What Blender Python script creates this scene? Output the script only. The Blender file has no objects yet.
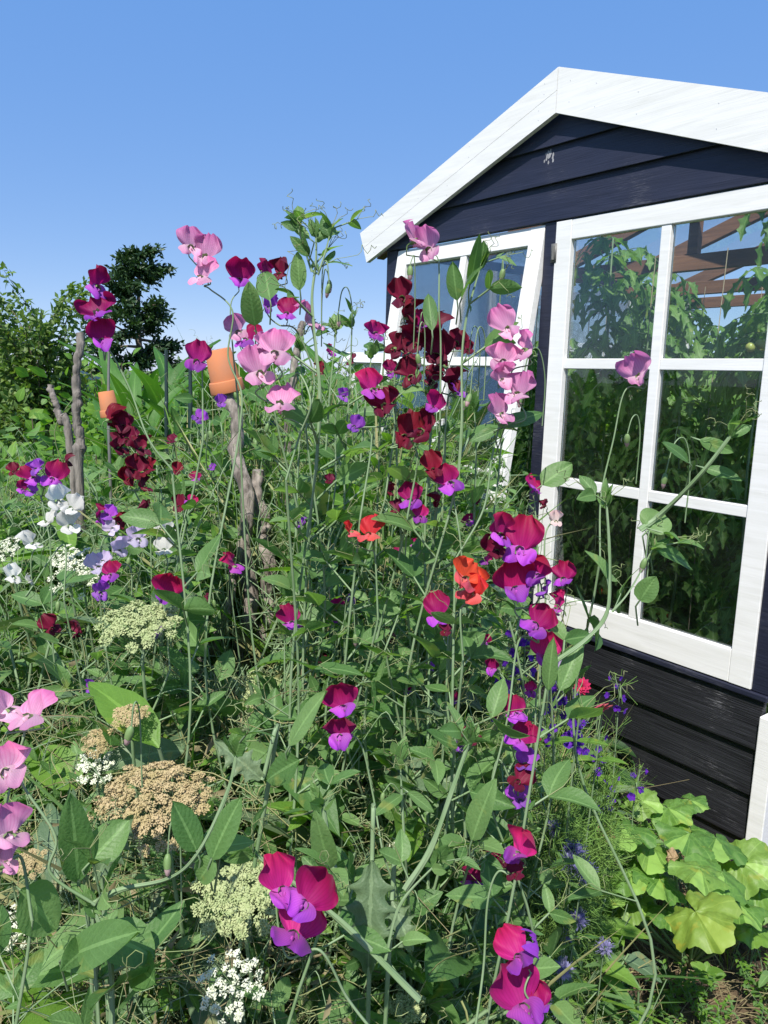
import bpy, math, random
import numpy as np
from math import radians, sin, cos, pi
from mathutils import Matrix, Vector, Euler

rng = np.random.default_rng(7)
random.seed(7)
SC = bpy.context.scene
COL = SC.collection

# ------------------------------------------------------------------ camera
R = np.array([[9.99646784e-01, -2.65764304e-02, 0.0],
              [4.68970613e-03, 1.76398771e-01, -9.84307615e-01],
              [2.61593828e-02, 9.83959942e-01, 1.76461100e-01]])
EYE = np.array([0, 0, 1.6])
F = 769.0
cd = bpy.data.cameras.new('camera'); cam = bpy.data.objects.new('camera', cd); COL.objects.link(cam)
cd.sensor_fit = 'VERTICAL'; cd.sensor_height = 36; cd.sensor_width = 36; cd.lens = F / 1024 * 36
cd.clip_start = 0.02; cd.clip_end = 2000
M4 = Matrix([list(R[i]) + [EYE[i]] for i in range(3)] + [[0, 0, 0, 1]])
cam.matrix_world = M4
SC.camera = cam

def ray(x, y):
    return R @ np.array([(x - 384) / F, (512 - y) / F, -1.0])
def P(x, y, D):                       # a point of the place, D metres deep, seen at that spot
    return EYE + ray(x, y) * D
def PZ(x, y, z):                      # where the sight line meets height z
    r = ray(x, y); return EYE + r * ((z - EYE[2]) / r[2])
def proj(p):
    q = (np.asarray(p) - EYE) @ R     # camera coordinates
    d = -q[..., 2]
    dd = np.where(np.abs(d) < 1e-6, 1e-6, d)
    return 384 + F * q[..., 0] / dd, 512 - F * q[..., 1] / dd, d

# ------------------------------------------------------------------ geometry accumulators
class Geo:
    def __init__(s): s.V = []; s.Fq = []; s.T = []; s.M = []; s.n = 0
    def add(s, v, f, t, m=0):
        s.V.append(v); s.Fq.append(f + s.n); s.T.append(t); s.M.append(np.full(len(f), m, np.int32)); s.n += len(v)
    def arrays(s):
        return np.concatenate(s.V), np.concatenate(s.Fq), np.concatenate(s.T), np.concatenate(s.M)
    def grid(s, p, rnd=None, m=0, wrap=False, uv=None):
        n, k = p.shape[:2]
        idx = np.arange(n * k).reshape(n, k)
        if wrap:
            a = idx[:-1, :]; b = np.roll(idx, -1, 1)[:-1, :]; c = np.roll(idx, -1, 1)[1:, :]; d = idx[1:, :]
        else:
            a = idx[:-1, :-1]; b = idx[:-1, 1:]; c = idx[1:, 1:]; d = idx[1:, :-1]
        f = np.stack([a, b, c, d], -1).reshape(-1, 4)
        t = np.zeros((n * k, 4), np.float32); t[:, 3] = 1
        t[:, 0] = np.tile(np.linspace(0, 1, k), n); t[:, 1] = np.repeat(np.linspace(0, 1, n), k)
        t[:, 2] = rng.random() if rnd is None else rnd
        s.add(p.reshape(-1, 3).astype(np.float64), f, t, m)
    def build(s, name, mats, parent=None, origin=(0, 0, 0), smooth=True):
        if not s.V: return None
        v, f, t, m = s.arrays()
        me = mesh_from(name, v - np.array(origin), f, t, m, mats, smooth)
        return link(name, me, parent)

def mesh_from(name, v, f, t, m, mats, smooth=True):
    me = bpy.data.meshes.new(name)
    me.vertices.add(len(v)); me.vertices.foreach_set('co', np.ascontiguousarray(v, np.float32).ravel())
    me.loops.add(len(f) * 4); me.loops.foreach_set('vertex_index', np.ascontiguousarray(f, np.int32).ravel())
    me.polygons.add(len(f)); me.polygons.foreach_set('loop_start', np.arange(0, len(f) * 4, 4, dtype=np.int32))
    try: me.polygons.foreach_set('loop_total', np.full(len(f), 4, np.int32))
    except Exception: pass
    me.polygons.foreach_set('material_index', m)
    me.polygons.foreach_set('use_smooth', np.full(len(f), smooth))
    a = me.attributes.new('tint', 'FLOAT_COLOR', 'POINT'); a.data.foreach_set('color', t.astype(np.float32).ravel())
    me.update(calc_edges=True)
    for x in (mats if isinstance(mats, (list, tuple)) else [mats]): me.materials.append(x)
    return me
def link(name, me, parent=None):
    o = bpy.data.objects.new(name, me); COL.objects.link(o)
    if parent is not None: o.parent = parent
    return o
def empty(name, loc=(0, 0, 0), rz=0):
    o = bpy.data.objects.new(name, None); COL.objects.link(o); o.location = loc; o.rotation_euler = (0, 0, rz)
    o.empty_display_size = .1
    return o
def tag(o, label, cat, group=None):
    o['label'] = label; o['category'] = cat
    if group: o['group'] = group
    return o
def kind(o, k, label=None):
    o['kind'] = k
    if label: o['label'] = label
    return o

def unit(v): v = np.asarray(v, float); return v / (np.linalg.norm(v) + 1e-12)
def frame(d, up):                    # columns: width, along, normal
    y = unit(d); z = np.asarray(up, float); z = z - z.dot(y) * y
    if np.linalg.norm(z) < 1e-4: z = np.cross(y, [1, .3, .2])
    z = unit(z); x = np.cross(y, z)
    return np.stack([x, y, z], 1)
def smooth_path(pts, n=24):
    p = np.asarray(pts, float)
    if len(p) < 3: return p[0] + (p[-1] - p[0]) * np.linspace(0, 1, max(n // 2, 3))[:, None]
    q = np.vstack([2 * p[0] - p[1], p, 2 * p[-1] - p[-2]])
    out = []; per = max(2, n // (len(p) - 1))
    for i in range(len(p) - 1):
        a, b, c, d = q[i:i + 4]
        t = np.linspace(0, 1, per, endpoint=False)[:, None]
        out.append(.5 * ((2 * b) + (-a + c) * t + (2 * a - 5 * b + 4 * c - d) * t ** 2 + (-a + 3 * b - 3 * c + d) * t ** 3))
    out.append(p[-1:]); return np.vstack(out)
def tube(g, path, r, sides=5, m=0, flat=1.0, rnd=None, ref=(0.3, 1, .2)):
    p = np.asarray(path, float); n = len(p)
    r = np.broadcast_to(np.asarray(r, float), (n,))
    tan = np.gradient(p, axis=0); tan /= np.linalg.norm(tan, axis=1)[:, None] + 1e-12
    x = np.zeros_like(p); prev = unit(np.cross(tan[0], ref))
    for i in range(n):
        prev = prev - prev.dot(tan[i]) * tan[i]; prev = unit(prev); x[i] = prev
    y = np.cross(tan, x)
    a = np.arange(sides) * 2 * pi / sides
    ring = (x[:, None, :] * (np.cos(a) * 1)[None, :, None] + y[:, None, :] * (np.sin(a) * flat)[None, :, None]) * r[:, None, None]
    g.grid(p[:, None, :] + ring, rnd, m, wrap=True)
def winged(g, path, r, m=0, rnd=None):
    p = np.asarray(path, float); n = len(p); r = np.broadcast_to(np.asarray(r, float), (n,))
    tan = np.gradient(p, axis=0); tan /= np.linalg.norm(tan, axis=1)[:, None] + 1e-12
    x = np.zeros_like(p); v0 = unit(p.mean(0) - EYE); prev = unit(np.cross(tan[0], v0)); tw = .5 * np.sin(np.arange(n) * .11 + rng.random() * 6)
    for i in range(n):
        prev = unit(prev - prev.dot(tan[i]) * tan[i]); x[i] = prev
    y = np.cross(tan, x)
    x, y = x * np.cos(tw)[:, None] + y * np.sin(tw)[:, None], y * np.cos(tw)[:, None] - x * np.sin(tw)[:, None]
    cs = np.array([[-1, .0], [-.62, .05], [-.34, .10], [-.2, .3], [0, .38], [.2, .3], [.34, .10], [.62, .05], [1, .0], [.34, -.10], [0, -.36], [-.34, -.10]])
    wv = 1 + .06 * np.sin(np.arange(n) * .45)
    ring = x[:, None, :] * cs[None, :, 0, None] * wv[:, None, None] + y[:, None, :] * cs[None, :, 1, None]
    g.grid((p[:, None, :] + ring * r[:, None, None])[:, ::-1], rnd, m, wrap=True)
def leaf_pts(L, W, n=5, k=5, fold=.25, bend=.3, p=.75, q=.7, ripple=.05, lobes=0, lobe=.0, side=0.0):
    v = np.linspace(0, 1, n)[:, None]; u = np.linspace(-1, 1, k)[None, :]
    w = W / 2 * (np.sin(pi * np.clip(v, .004, .997) ** p)) ** q
    if lobes: w = w * (1 - lobe * np.abs(np.sin(pi * lobes * v)) ** .6)
    x = u * w; y = L * v + 0 * u
    if lobes: y = y + (np.abs(u) * lobe * L * .10)
    z = fold * np.abs(x) - bend * L * v ** 2 + ripple * W * np.sin(5 * v + 3 * u + rng.random() * 6) * np.abs(u)
    x = x + side * L * v ** 2
    return np.stack(np.broadcast_arrays(x, y, z), -1)
def put(g, pts, loc, Rm, m=0, rnd=None):
    g.grid(pts @ Rm.T + loc, rnd, m)
def tendril(g, start, d, L=.06, curls=1.5, r=.00045, m=0):
    d = unit(d); Rm = frame(d, rng.normal(size=3))
    n = 16; t = np.linspace(0, 1, n)
    c = np.clip((t - .45) / .55, 0, 1)
    rad = .10 * L * (1.2 - c)
    x = np.where(c > 0, np.sin(c * curls * 2 * pi) * rad, 0) + .15 * L * t ** 2
    z = np.where(c > 0, (1 - np.cos(c * curls * 2 * pi)) * rad, 0)
    pts = np.stack([x, t * L * (1 - .25 * c), z], 1) @ Rm.T + start
    tube(g, pts, r, 3, m)

# ------------------------------------------------------------------ materials
def new_mat(name):
    m = bpy.data.materials.new(name); m.use_nodes = True; nt = m.node_tree; nt.nodes.clear()
    return m, nt, nt.nodes, nt.links
def out(nt, sh):
    o = nt.nodes.new('ShaderNodeOutputMaterial'); nt.links.new(sh, o.inputs['Surface']); return o
def ramp(N, stops):
    r = N.new('ShaderNodeValToRGB'); e = r.color_ramp.elements
    while len(e) < len(stops): e.new(.5)
    for i, (p, c) in enumerate(stops): e[i].position = p; e[i].color = (*c, 1)
    return r
def math_node(N, L, op, a, b=None, c=None):
    n = N.new('ShaderNodeMath'); n.operation = op
    for i, v in enumerate((a, b, c)):
        if v is None: continue
        if isinstance(v, (int, float)): n.inputs[i].default_value = v
        else: L.new(v, n.inputs[i])
    return n.outputs[0]
def mixc(N, L, fac, a, b, mode='MIX'):
    n = N.new('ShaderNodeMix'); n.data_type = 'RGBA'; n.blend_type = mode
    if isinstance(fac, (int, float)): n.inputs[0].default_value = fac
    else: L.new(fac, n.inputs[0])
    for s, v in ((6, a), (7, b)):
        if isinstance(v, tuple): n.inputs[s].default_value = (*v, 1) if len(v) == 3 else v
        else: L.new(v, n.inputs[s])
    return n.outputs[2]
def attr(N, L):
    a = N.new('ShaderNodeAttribute'); a.attribute_name = 'tint'
    s = N.new('ShaderNodeSeparateColor'); L.new(a.outputs['Color'], s.inputs[0])
    return s.outputs[0], s.outputs[1], s.outputs[2]
def noise(N, L, scale, detail=4, coord='Object', dist=0, vec=None):
    n = N.new('ShaderNodeTexNoise'); n.inputs['Scale'].default_value = scale; n.inputs['Detail'].default_value = detail
    n.inputs['Distortion'].default_value = dist
    if vec is None:
        t = N.new('ShaderNodeTexCoord'); L.new(t.outputs[coord], n.inputs['Vector'])
    else: L.new(vec, n.inputs['Vector'])
    return n.outputs['Fac']

def leaf_mat(name, c1, c2, c3, trans=.35, rough=.5, vein=.25, spec=.4, tscale=1.6, radial=0):
    m, nt, N, L = new_mat(name)
    u, v, r = attr(N, L)
    rp = ramp(N, [(0, c1), (.55, c2), (1, c3)]); L.new(r, rp.inputs[0])
    nz = noise(N, L, 60, 3)
    col = mixc(N, L, math_node(N, L, 'MULTIPLY', nz, .35), rp.outputs[0], tuple(.6 * x for x in c1))
    au = math_node(N, L, 'ABSOLUTE', math_node(N, L, 'SUBTRACT', u, .5))
    mid = math_node(N, L, 'LESS_THAN', au, .045)
    w = math_node(N, L, 'SINE', math_node(N, L, 'MULTIPLY', math_node(N, L, 'SUBTRACT', v, math_node(N, L, 'MULTIPLY', au, .5)), 55))
    vo = N.new('ShaderNodeTexVoronoi'); vo.feature = 'DISTANCE_TO_EDGE'; vo.inputs['Scale'].default_value = 260 if not radial else 45
    tc0 = N.new('ShaderNodeTexCoord'); L.new(tc0.outputs['Object'], vo.inputs['Vector'])
    if radial: w = math_node(N, L, 'SUBTRACT', math_node(N, L, 'ABSOLUTE', math_node(N, L, 'SINE', math_node(N, L, 'MULTIPLY', u, 3.1416 * 7))), 0.0); w = math_node(N, L, 'SUBTRACT', 1, w)
    side = math_node(N, L, 'GREATER_THAN', w, .93)
    if not radial: side = math_node(N, L, 'MULTIPLY', side, .5)
    net = math_node(N, L, 'LESS_THAN', vo.outputs['Distance'], .06)
    side = math_node(N, L, 'MAXIMUM', side, math_node(N, L, 'MULTIPLY', net, .35))
    vf = math_node(N, L, 'MULTIPLY', math_node(N, L, 'MAXIMUM', mid, math_node(N, L, 'MULTIPLY', side, .5)), vein)
    col = mixc(N, L, vf, col, tuple(min(1, 1.9 * x + .03) for x in c3))
    bl = noise(N, L, 26, 5, dist=.6); bm = N.new('ShaderNodeMapRange'); L.new(bl, bm.inputs[0]); bm.inputs[1].default_value = .62; bm.inputs[2].default_value = .70
    col = mixc(N, L, math_node(N, L, 'MULTIPLY', bm.outputs[0], .45), col, (c3[0] * 1.5 + .05, c3[1] * 1.05, c3[2] * .7))
    b = N.new('ShaderNodeBsdfPrincipled'); L.new(col, b.inputs['Base Color']); b.inputs['Roughness'].default_value = rough
    b.inputs['Specular IOR Level'].default_value = spec
    bp = N.new('ShaderNodeBump'); bp.inputs['Strength'].default_value = .25; bp.inputs['Distance'].default_value = .002
    L.new(math_node(N, L, 'ADD', math_node(N, L, 'MULTIPLY', w, .15 if not radial else -.6), math_node(N, L, 'ADD', math_node(N, L, 'MULTIPLY', nz, 2), math_node(N, L, 'MULTIPLY', vo.outputs['Distance'], 1.0))), bp.inputs['Height']); L.new(bp.outputs[0], b.inputs['Normal'])
    t = N.new('ShaderNodeBsdfTranslucent')
    tc = mixc(N, L, 1.0, col, (tscale * 1.15, tscale * 1.25, tscale * .45), 'MULTIPLY'); L.new(tc, t.inputs[0])
    mx = N.new('ShaderNodeMixShader'); mx.inputs[0].default_value = trans
    L.new(b.outputs[0], mx.inputs[1]); L.new(t.outputs[0], mx.inputs[2]); out(nt, mx.outputs[0])
    return m
def petal_mat(name, base, edge, trans=.48, rough=.55, vein=.25, veinc=None, p=1.0):
    m, nt, N, L = new_mat(name)
    u, v, r = attr(N, L)
    f = math_node(N, L, 'POWER', v, p)
    col = mixc(N, L, f, base, edge)
    au = math_node(N, L, 'SUBTRACT', u, .5)
    w = math_node(N, L, 'SINE', math_node(N, L, 'MULTIPLY', au, math_node(N, L, 'ADD', 95, math_node(N, L, 'MULTIPLY', v, -25))))
    w = math_node(N, L, 'MULTIPLY', math_node(N, L, 'GREATER_THAN', w, .5), math_node(N, L, 'SUBTRACT', 1, math_node(N, L, 'MULTIPLY', v, .6)))
    nz = noise(N, L, 150, 3)
    dark = veinc or tuple(.55 * x for x in edge)
    col = mixc(N, L, math_node(N, L, 'MULTIPLY', w, vein), col, dark)
    col = mixc(N, L, math_node(N, L, 'MULTIPLY', nz, .3), col, tuple(.75 * x for x in edge))
    hsv = N.new('ShaderNodeHueSaturation'); L.new(col, hsv.inputs['Color'])
    L.new(math_node(N, L, 'ADD', .72, math_node(N, L, 'MULTIPLY', r, .5)), hsv.inputs['Value'])
    L.new(math_node(N, L, 'ADD', .487, math_node(N, L, 'MULTIPLY', r, .026)), hsv.inputs['Hue'])
    b = N.new('ShaderNodeBsdfPrincipled'); L.new(hsv.outputs[0], b.inputs['Base Color']); b.inputs['Roughness'].default_value = rough
    b.inputs['Specular IOR Level'].default_value = .25; b.inputs['Sheen Weight'].default_value = .08
    bp = N.new('ShaderNodeBump'); bp.inputs['Strength'].default_value = .3; bp.inputs['Distance'].default_value = .001
    L.new(math_node(N, L, 'ADD', w, nz), bp.inputs['Height']); L.new(bp.outputs[0], b.inputs['Normal'])
    t = N.new('ShaderNodeBsdfTranslucent'); L.new(hsv.outputs[0], t.inputs[0])
    mx = N.new('ShaderNodeMixShader'); mx.inputs[0].default_value = trans
    L.new(b.outputs[0], mx.inputs[1]); L.new(t.outputs[0], mx.inputs[2]); out(nt, mx.outputs[0])
    return m
def plain(name, c, rough=.6, var=.25, scale=30, bump=.2, spec=.4, c2=None, stretch=None, dist=.003, trans=0):
    m, nt, N, L = new_mat(name)
    t = N.new('ShaderNodeTexCoord'); mp = N.new('ShaderNodeMapping'); L.new(t.outputs['Object'], mp.inputs[0])
    if stretch: mp.inputs['Scale'].default_value = stretch
    nz = noise(N, L, scale, 6, vec=mp.outputs[0])
    rp = N.new('ShaderNodeMapRange'); L.new(nz, rp.inputs[0]); rp.inputs[1].default_value = .3; rp.inputs[2].default_value = .7
    c2 = c2 or tuple(x * (1 - var) for x in c)
    col = mixc(N, L, rp.outputs[0], c, c2)
    b = N.new('ShaderNodeBsdfPrincipled'); L.new(col, b.inputs['Base Color']); b.inputs['Roughness'].default_value = rough
    b.inputs['Specular IOR Level'].default_value = spec
    bp = N.new('ShaderNodeBump'); bp.inputs['Strength'].default_value = bump; bp.inputs['Distance'].default_value = dist
    L.new(nz, bp.inputs['Height']); L.new(bp.outputs[0], b.inputs['Normal'])
    sh = b.outputs[0]
    if trans:
        tr = N.new('ShaderNodeBsdfTranslucent'); L.new(col, tr.inputs[0])
        mx = N.new('ShaderNodeMixShader'); mx.inputs[0].default_value = trans
        L.new(sh, mx.inputs[1]); L.new(tr.outputs[0], mx.inputs[2]); sh = mx.outputs[0]
    out(nt, sh); return m
def painted_wood(name, c, c2, rough, grain=.4, stains_gloss=0.0):
    m, nt, N, L = new_mat(name)
    t = N.new('ShaderNodeTexCoord'); mp = N.new('ShaderNodeMapping'); L.new(t.outputs['Object'], mp.inputs[0])
    mp.inputs['Scale'].default_value = (1.2, 8, 14)
    nz = noise(N, L, 3.0, 8, vec=mp.outputs[0], dist=.8)
    mp2 = N.new('ShaderNodeMapping'); L.new(t.outputs['Object'], mp2.inputs[0]); mp2.inputs['Scale'].default_value = (3, 60, 120)
    fine = noise(N, L, 2.0, 5, vec=mp2.outputs[0], dist=.3)
    big = noise(N, L, 4.0, 4, vec=t.outputs['Object'])
    s = N.new('ShaderNodeMapRange'); L.new(nz, s.inputs[0]); s.inputs[1].default_value = .35; s.inputs[2].default_value = .75
    col = mixc(N, L, s.outputs[0], c, c2)
    if stains_gloss:
        st = noise(N, L, 9.0, 8, vec=mp2.outputs[0]); 
        q = N.new('ShaderNodeMapRange'); L.new(math_node(N, L, 'MULTIPLY', st, big), q.inputs[0]); q.inputs[1].default_value = .34; q.inputs[2].default_value = .46
        col = mixc(N, L, math_node(N, L, 'MULTIPLY', q.outputs[0], stains_gloss), col, (.3, .3, .32))  # pale grey streaks: grime, and on the lower boards painted-in gloss
    b = N.new('ShaderNodeBsdfPrincipled'); L.new(col, b.inputs['Base Color'])
    rr = N.new('ShaderNodeMapRange'); L.new(big, rr.inputs[0]); rr.inputs[3].default_value = rough - .12; rr.inputs[4].default_value = rough + .18
    L.new(rr.outputs[0], b.inputs['Roughness'])
    bp = N.new('ShaderNodeBump'); bp.inputs['Strength'].default_value = grain; bp.inputs['Distance'].default_value = .004
    L.new(math_node(N, L, 'ADD', nz, fine), bp.inputs['Height']); L.new(bp.outputs[0], b.inputs['Normal'])
    out(nt, b.outputs[0]); return m
def glass_mat(name, tint=(.96, .98, .97), dust=.006, gloss=.8):
    m, nt, N, L = new_mat(name)
    tr = N.new('ShaderNodeBsdfTransparent'); tr.inputs[0].default_value = (*tint, 1)
    gl = N.new('ShaderNodeBsdfGlossy'); gl.inputs['Roughness'].default_value = .01
    fr = N.new('ShaderNodeFresnel'); fr.inputs[0].default_value = 1.45
    mx = N.new('ShaderNodeMixShader'); L.new(math_node(N, L, 'MULTIPLY', fr.outputs[0], gloss), mx.inputs[0]); L.new(tr.outputs[0], mx.inputs[1]); L.new(gl.outputs[0], mx.inputs[2])
    df = N.new('ShaderNodeBsdfDiffuse'); df.inputs[0].default_value = (.7, .72, .7, 1)
    nz = noise(N, L, 6, 6)
    q = N.new('ShaderNodeMapRange'); L.new(nz, q.inputs[0]); q.inputs[1].default_value = .45; q.inputs[2].default_value = .8; q.inputs[3].default_value = dust * .3; q.inputs[4].default_value = dust * 2
    m2 = N.new('ShaderNodeMixShader'); L.new(q.outputs[0], m2.inputs[0]); L.new(mx.outputs[0], m2.inputs[1]); L.new(df.outputs[0], m2.inputs[2])
    out(nt, m2.outputs[0]); return m

MT = {}
MT['pea_leaf'] = leaf_mat('pea_leaf', (.07, .165, .045), (.125, .24, .075), (.20, .33, .12), trans=.38, rough=.5, spec=.35)
MT['pea_stem'] = plain('pea_stem', (.17, .27, .12), .5, c2=(.24, .33, .19), scale=25, bump=.1, trans=.1)
MT['tendril'] = plain('tendril', (.17, .25, .09), .5, c2=(.24, .25, .12), scale=30, bump=.05)
MT['bright_leaf'] = leaf_mat('bright_leaf', (.08, .19, .025), (.14, .28, .04), (.20, .35, .06), trans=.4)
MT['dark_leaf'] = leaf_mat('dark_leaf', (.02, .06, .015), (.04, .10, .025), (.06, .13, .035), trans=.25)
MT['grey_leaf'] = leaf_mat('grey_leaf', (.08, .14, .07), (.13, .20, .10), (.19, .26, .14), trans=.2)
MT['conifer'] = leaf_mat('conifer_leaf', (.018, .05, .018), (.032, .075, .025), (.05, .10, .03), trans=.15, vein=0)
MT['shrub_leaf'] = leaf_mat('shrub_leaf', (.08, .15, .035), (.13, .22, .06), (.22, .31, .10), trans=.35, vein=.1)
MT['corn_leaf'] = leaf_mat('corn_leaf', (.04, .13, .02), (.08, .20, .035), (.12, .26, .05), trans=.35, vein=.2)
MT['tomato_leaf'] = leaf_mat('tomato_leaf', (.08, .19, .04), (.13, .26, .06), (.20, .34, .09), trans=.4)
MT['pumpkin_leaf'] = leaf_mat('pumpkin_leaf', (.08, .19, .035), (.12, .25, .045), (.19, .31, .06), trans=.3, vein=.5, radial=1)
MT['yellow_leaf'] = leaf_mat('yellowing_leaf', (.17, .28, .04), (.19, .29, .045), (.23, .30, .05), trans=.25, vein=.3, radial=1)
MT['dead_leaf'] = plain('dead_leaf', (.33, .24, .13), .8, c2=(.20, .13, .06), scale=60, bump=.8)
MT['straw'] = plain('straw', (.27, .23, .12), .7, c2=(.18, .15, .08), scale=12, bump=.1)
MT['dry_green'] = plain('dry_green_stalk', (.20, .24, .09), .7, c2=(.30, .28, .13), scale=9, bump=.1)
MT['thread'] = plain('thread_foliage', (.13, .27, .05), .5, c2=(.20, .34, .07), scale=9, bump=.05, trans=.2)
MT['calyx'] = plain('calyx_green', (.16, .27, .09), .5, c2=(.22, .33, .13), scale=80, trans=.2)
MT['bark'] = plain('weathered_bark', (.34, .30, .26), .9, c2=(.08, .065, .055), scale=26, bump=1, stretch=(3, 3, .6), dist=.01)
MT['bark_grey'] = plain('grey_bark', (.28, .25, .22), .9, c2=(.10, .09, .08), scale=34, bump=1, stretch=(3, 3, .6), dist=.006)
MT['twig'] = plain('twig_bark', (.14, .11, .08), .8, scale=20)
MT['terracotta'] = plain('terracotta', (.55, .19, .075), .85, c2=(.45, .19, .10), scale=22, bump=.15)
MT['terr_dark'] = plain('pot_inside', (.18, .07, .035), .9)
MT['stake'] = plain('green_plastic', (.015, .035, .03), .4)
MT['metal'] = plain('dull_metal', (.16, .16, .15), .5)
MT['white'] = painted_wood('white_paint', (.80, .80, .79), (.70, .70, .67), .5, grain=.10, stains_gloss=.12)
MT['black'] = painted_wood('blue_black_paint', (.010, .012, .028), (.017, .020, .042), .5, grain=.35, stains_gloss=.35)
MT['black_low'] = painted_wood('black_tarred_paint', (.009, .009, .012), (.022, .023, .028), .42, grain=.8, stains_gloss=.8)  # glossy streaks of the lower boards are put into the colour as pale grey
MT['brown'] = painted_wood('brown_wood', (.24, .12, .065), (.14, .07, .04), .7, grain=.3)
MT['glass'] = glass_mat('window_glass')
MT['roofglass'] = glass_mat('roof_glass', (.95, .97, .97), dust=.01, gloss=.2)
MT['string'] = plain('string', (.45, .38, .26), .8)
MT['soil'] = plain('soil', (.075, .05, .033), .95, c2=(.035, .024, .017), scale=18, bump=1, dist=.02)
MT['umbel_w'] = plain('white_florets', (.78, .78, .66), .7, c2=(.62, .66, .46), scale=200, bump=0, trans=.2)
MT['umbel_c'] = plain('cream_green_florets', (.44, .48, .24), .7, c2=(.30, .38, .16), scale=120, bump=0, trans=.15)
MT['umbel_b'] = plain('dried_florets', (.44, .34, .19), .8, c2=(.33, .27, .12), scale=50, bump=0)
MT['tomato'] = plain('green_tomato', (.28, .36, .09), .25, c2=(.35, .30, .07), scale=20, bump=0)
MT['tomato_red'] = plain('ripening_tomato', (.55, .13, .03), .25, scale=20, bump=0)
MT['purple'] = petal_mat('larkspur_petal', (.16, .03, .50), (.10, .02, .42), vein=.1)
MT['lavblue'] = petal_mat('phacelia_petal', (.34, .33, .58), (.28, .28, .55), vein=.1)
MT['lavpale'] = petal_mat('pale_phacelia_petal', (.50, .48, .72), (.45, .42, .72), vein=.1)
MT['zinnia'] = petal_mat('zinnia_petal', (.72, .20, .12), (.80, .16, .26), vein=.1)
MT['zinnia_hot'] = petal_mat('hot_zinnia_petal', (.72, .05, .10), (.74, .03, .16), vein=.1)
MT['zinnia_c'] = plain('zinnia_centre', (.55, .45, .06), .8)
MT['shed_white'] = plain('far_white_wall', (.72, .72, .72), .7, scale=3, bump=0)
MT['shed_roof'] = plain('far_grey_roof', (.42, .45, .50), .6, scale=3, bump=0)
MT['cream'] = plain('cream_wall', (.60, .50, .40), .8, scale=3, bump=0)
MT['pod'] = leaf_mat('pod_skin', (.12, .19, .08), (.16, .24, .10), (.2, .28, .12), trans=.15, vein=0)
# sweet pea petals: (standard, wings)
PT = {
 'P': (petal_mat('pink_standard', (.86, .50, .70), (.80, .20, .50), vein=.4, veinc=(.66, .10, .38)), petal_mat('pink_wing', (.90, .68, .78), (.82, .33, .60), vein=.15)),
 'B': (petal_mat('maroon_standard', (.50, .012, .27), (.36, .004, .05), p=.6, veinc=(.16, .002, .04)), petal_mat('violet_wing', (.66, .16, .62), (.38, .05, .62), vein=.35, veinc=(.25, .02, .45))),
 'M': (petal_mat('magenta_standard', (.64, .03, .38), (.50, .008, .10), p=.65, veinc=(.25, .004, .08)), petal_mat('purple_wing', (.66, .12, .52), (.36, .05, .52), vein=.3)),
 'C': (petal_mat('crimson_standard', (.22, .003, .045), (.125, .002, .016), trans=.28), petal_mat('crimson_wing', (.16, .002, .03), (.11, .002, .018), trans=.28)),
 'R': (petal_mat('scarlet_standard', (.80, .06, .04), (.74, .035, .03)), petal_mat('scarlet_wing', (.85, .22, .24), (.78, .08, .10))),
 'W': (petal_mat('white_standard', (.80, .80, .72), (.82, .82, .80), vein=.05), petal_mat('white_wing', (.82, .82, .78), (.84, .84, .82), vein=.05)),
 'L': (petal_mat('lavender_standard', (.74, .62, .80), (.62, .50, .78), vein=.15), petal_mat('lavender_wing', (.78, .72, .84), (.66, .58, .84), vein=.1)),
 'V': (petal_mat('violet_standard', (.46, .10, .60), (.30, .05, .56)), petal_mat('violet_wing2', (.52, .20, .66), (.32, .08, .62))),
 'F': (petal_mat('faded_standard', (.80, .66, .60), (.76, .50, .52)), petal_mat('faded_wing', (.80, .70, .62), (.74, .52, .55))),
}

# ------------------------------------------------------------------ light and sky
SUN_EL, SUN_AZ = 55.0, -163.0          # azimuth measured from +Y towards +X
sd = np.array([sin(radians(SUN_AZ)) * cos(radians(SUN_EL)), cos(radians(SUN_AZ)) * cos(radians(SUN_EL)), sin(radians(SUN_EL))])
w = bpy.data.worlds.new('World'); SC.world = w; w.use_nodes = True
wn = w.node_tree; wn.nodes.clear()
sky = wn.nodes.new('ShaderNodeTexSky'); sky.sky_type = 'NISHITA'; sky.sun_disc = False
sky.sun_elevation = radians(SUN_EL); sky.sun_rotation = radians(SUN_AZ)
sky.air_density = .5; sky.dust_density = 0.3; sky.ozone_density = 4.0; sky.altitude = 0
bg = wn.nodes.new('ShaderNodeBackground'); bg.inputs[1].default_value = .09
wo = wn.nodes.new('ShaderNodeOutputWorld'); vm = wn.nodes.new('ShaderNodeVectorMath'); vm.operation = 'MULTIPLY_ADD'; vm.inputs[1].default_value = (.82, .54, .25); vm.inputs[2].default_value = (.46, 1.56, 4.2)
wn.links.new(sky.outputs[0], vm.inputs[0]); wn.links.new(vm.outputs[0], bg.inputs[0]); wn.links.new(bg.outputs[0], wo.inputs[0])
sl = bpy.data.lights.new('sun', 'SUN'); sl.energy = 3.7; sl.angle = radians(.5); sl.color = (1, .95, .87)
so = bpy.data.objects.new('sun', sl); COL.objects.link(so)
so.rotation_euler = Vector(-sd).to_track_quat('-Z', 'Y').to_euler()
SC.view_settings.view_transform = 'Standard'; SC.view_settings.look = 'None'
SC.view_settings.exposure = 0.88; SC.view_settings.gamma = 1; SC.view_settings.use_curve_mapping = False
SC.cycles.transparent_max_bounces = 24; SC.cycles.max_bounces = 8; SC.cycles.diffuse_bounces = 3

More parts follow.
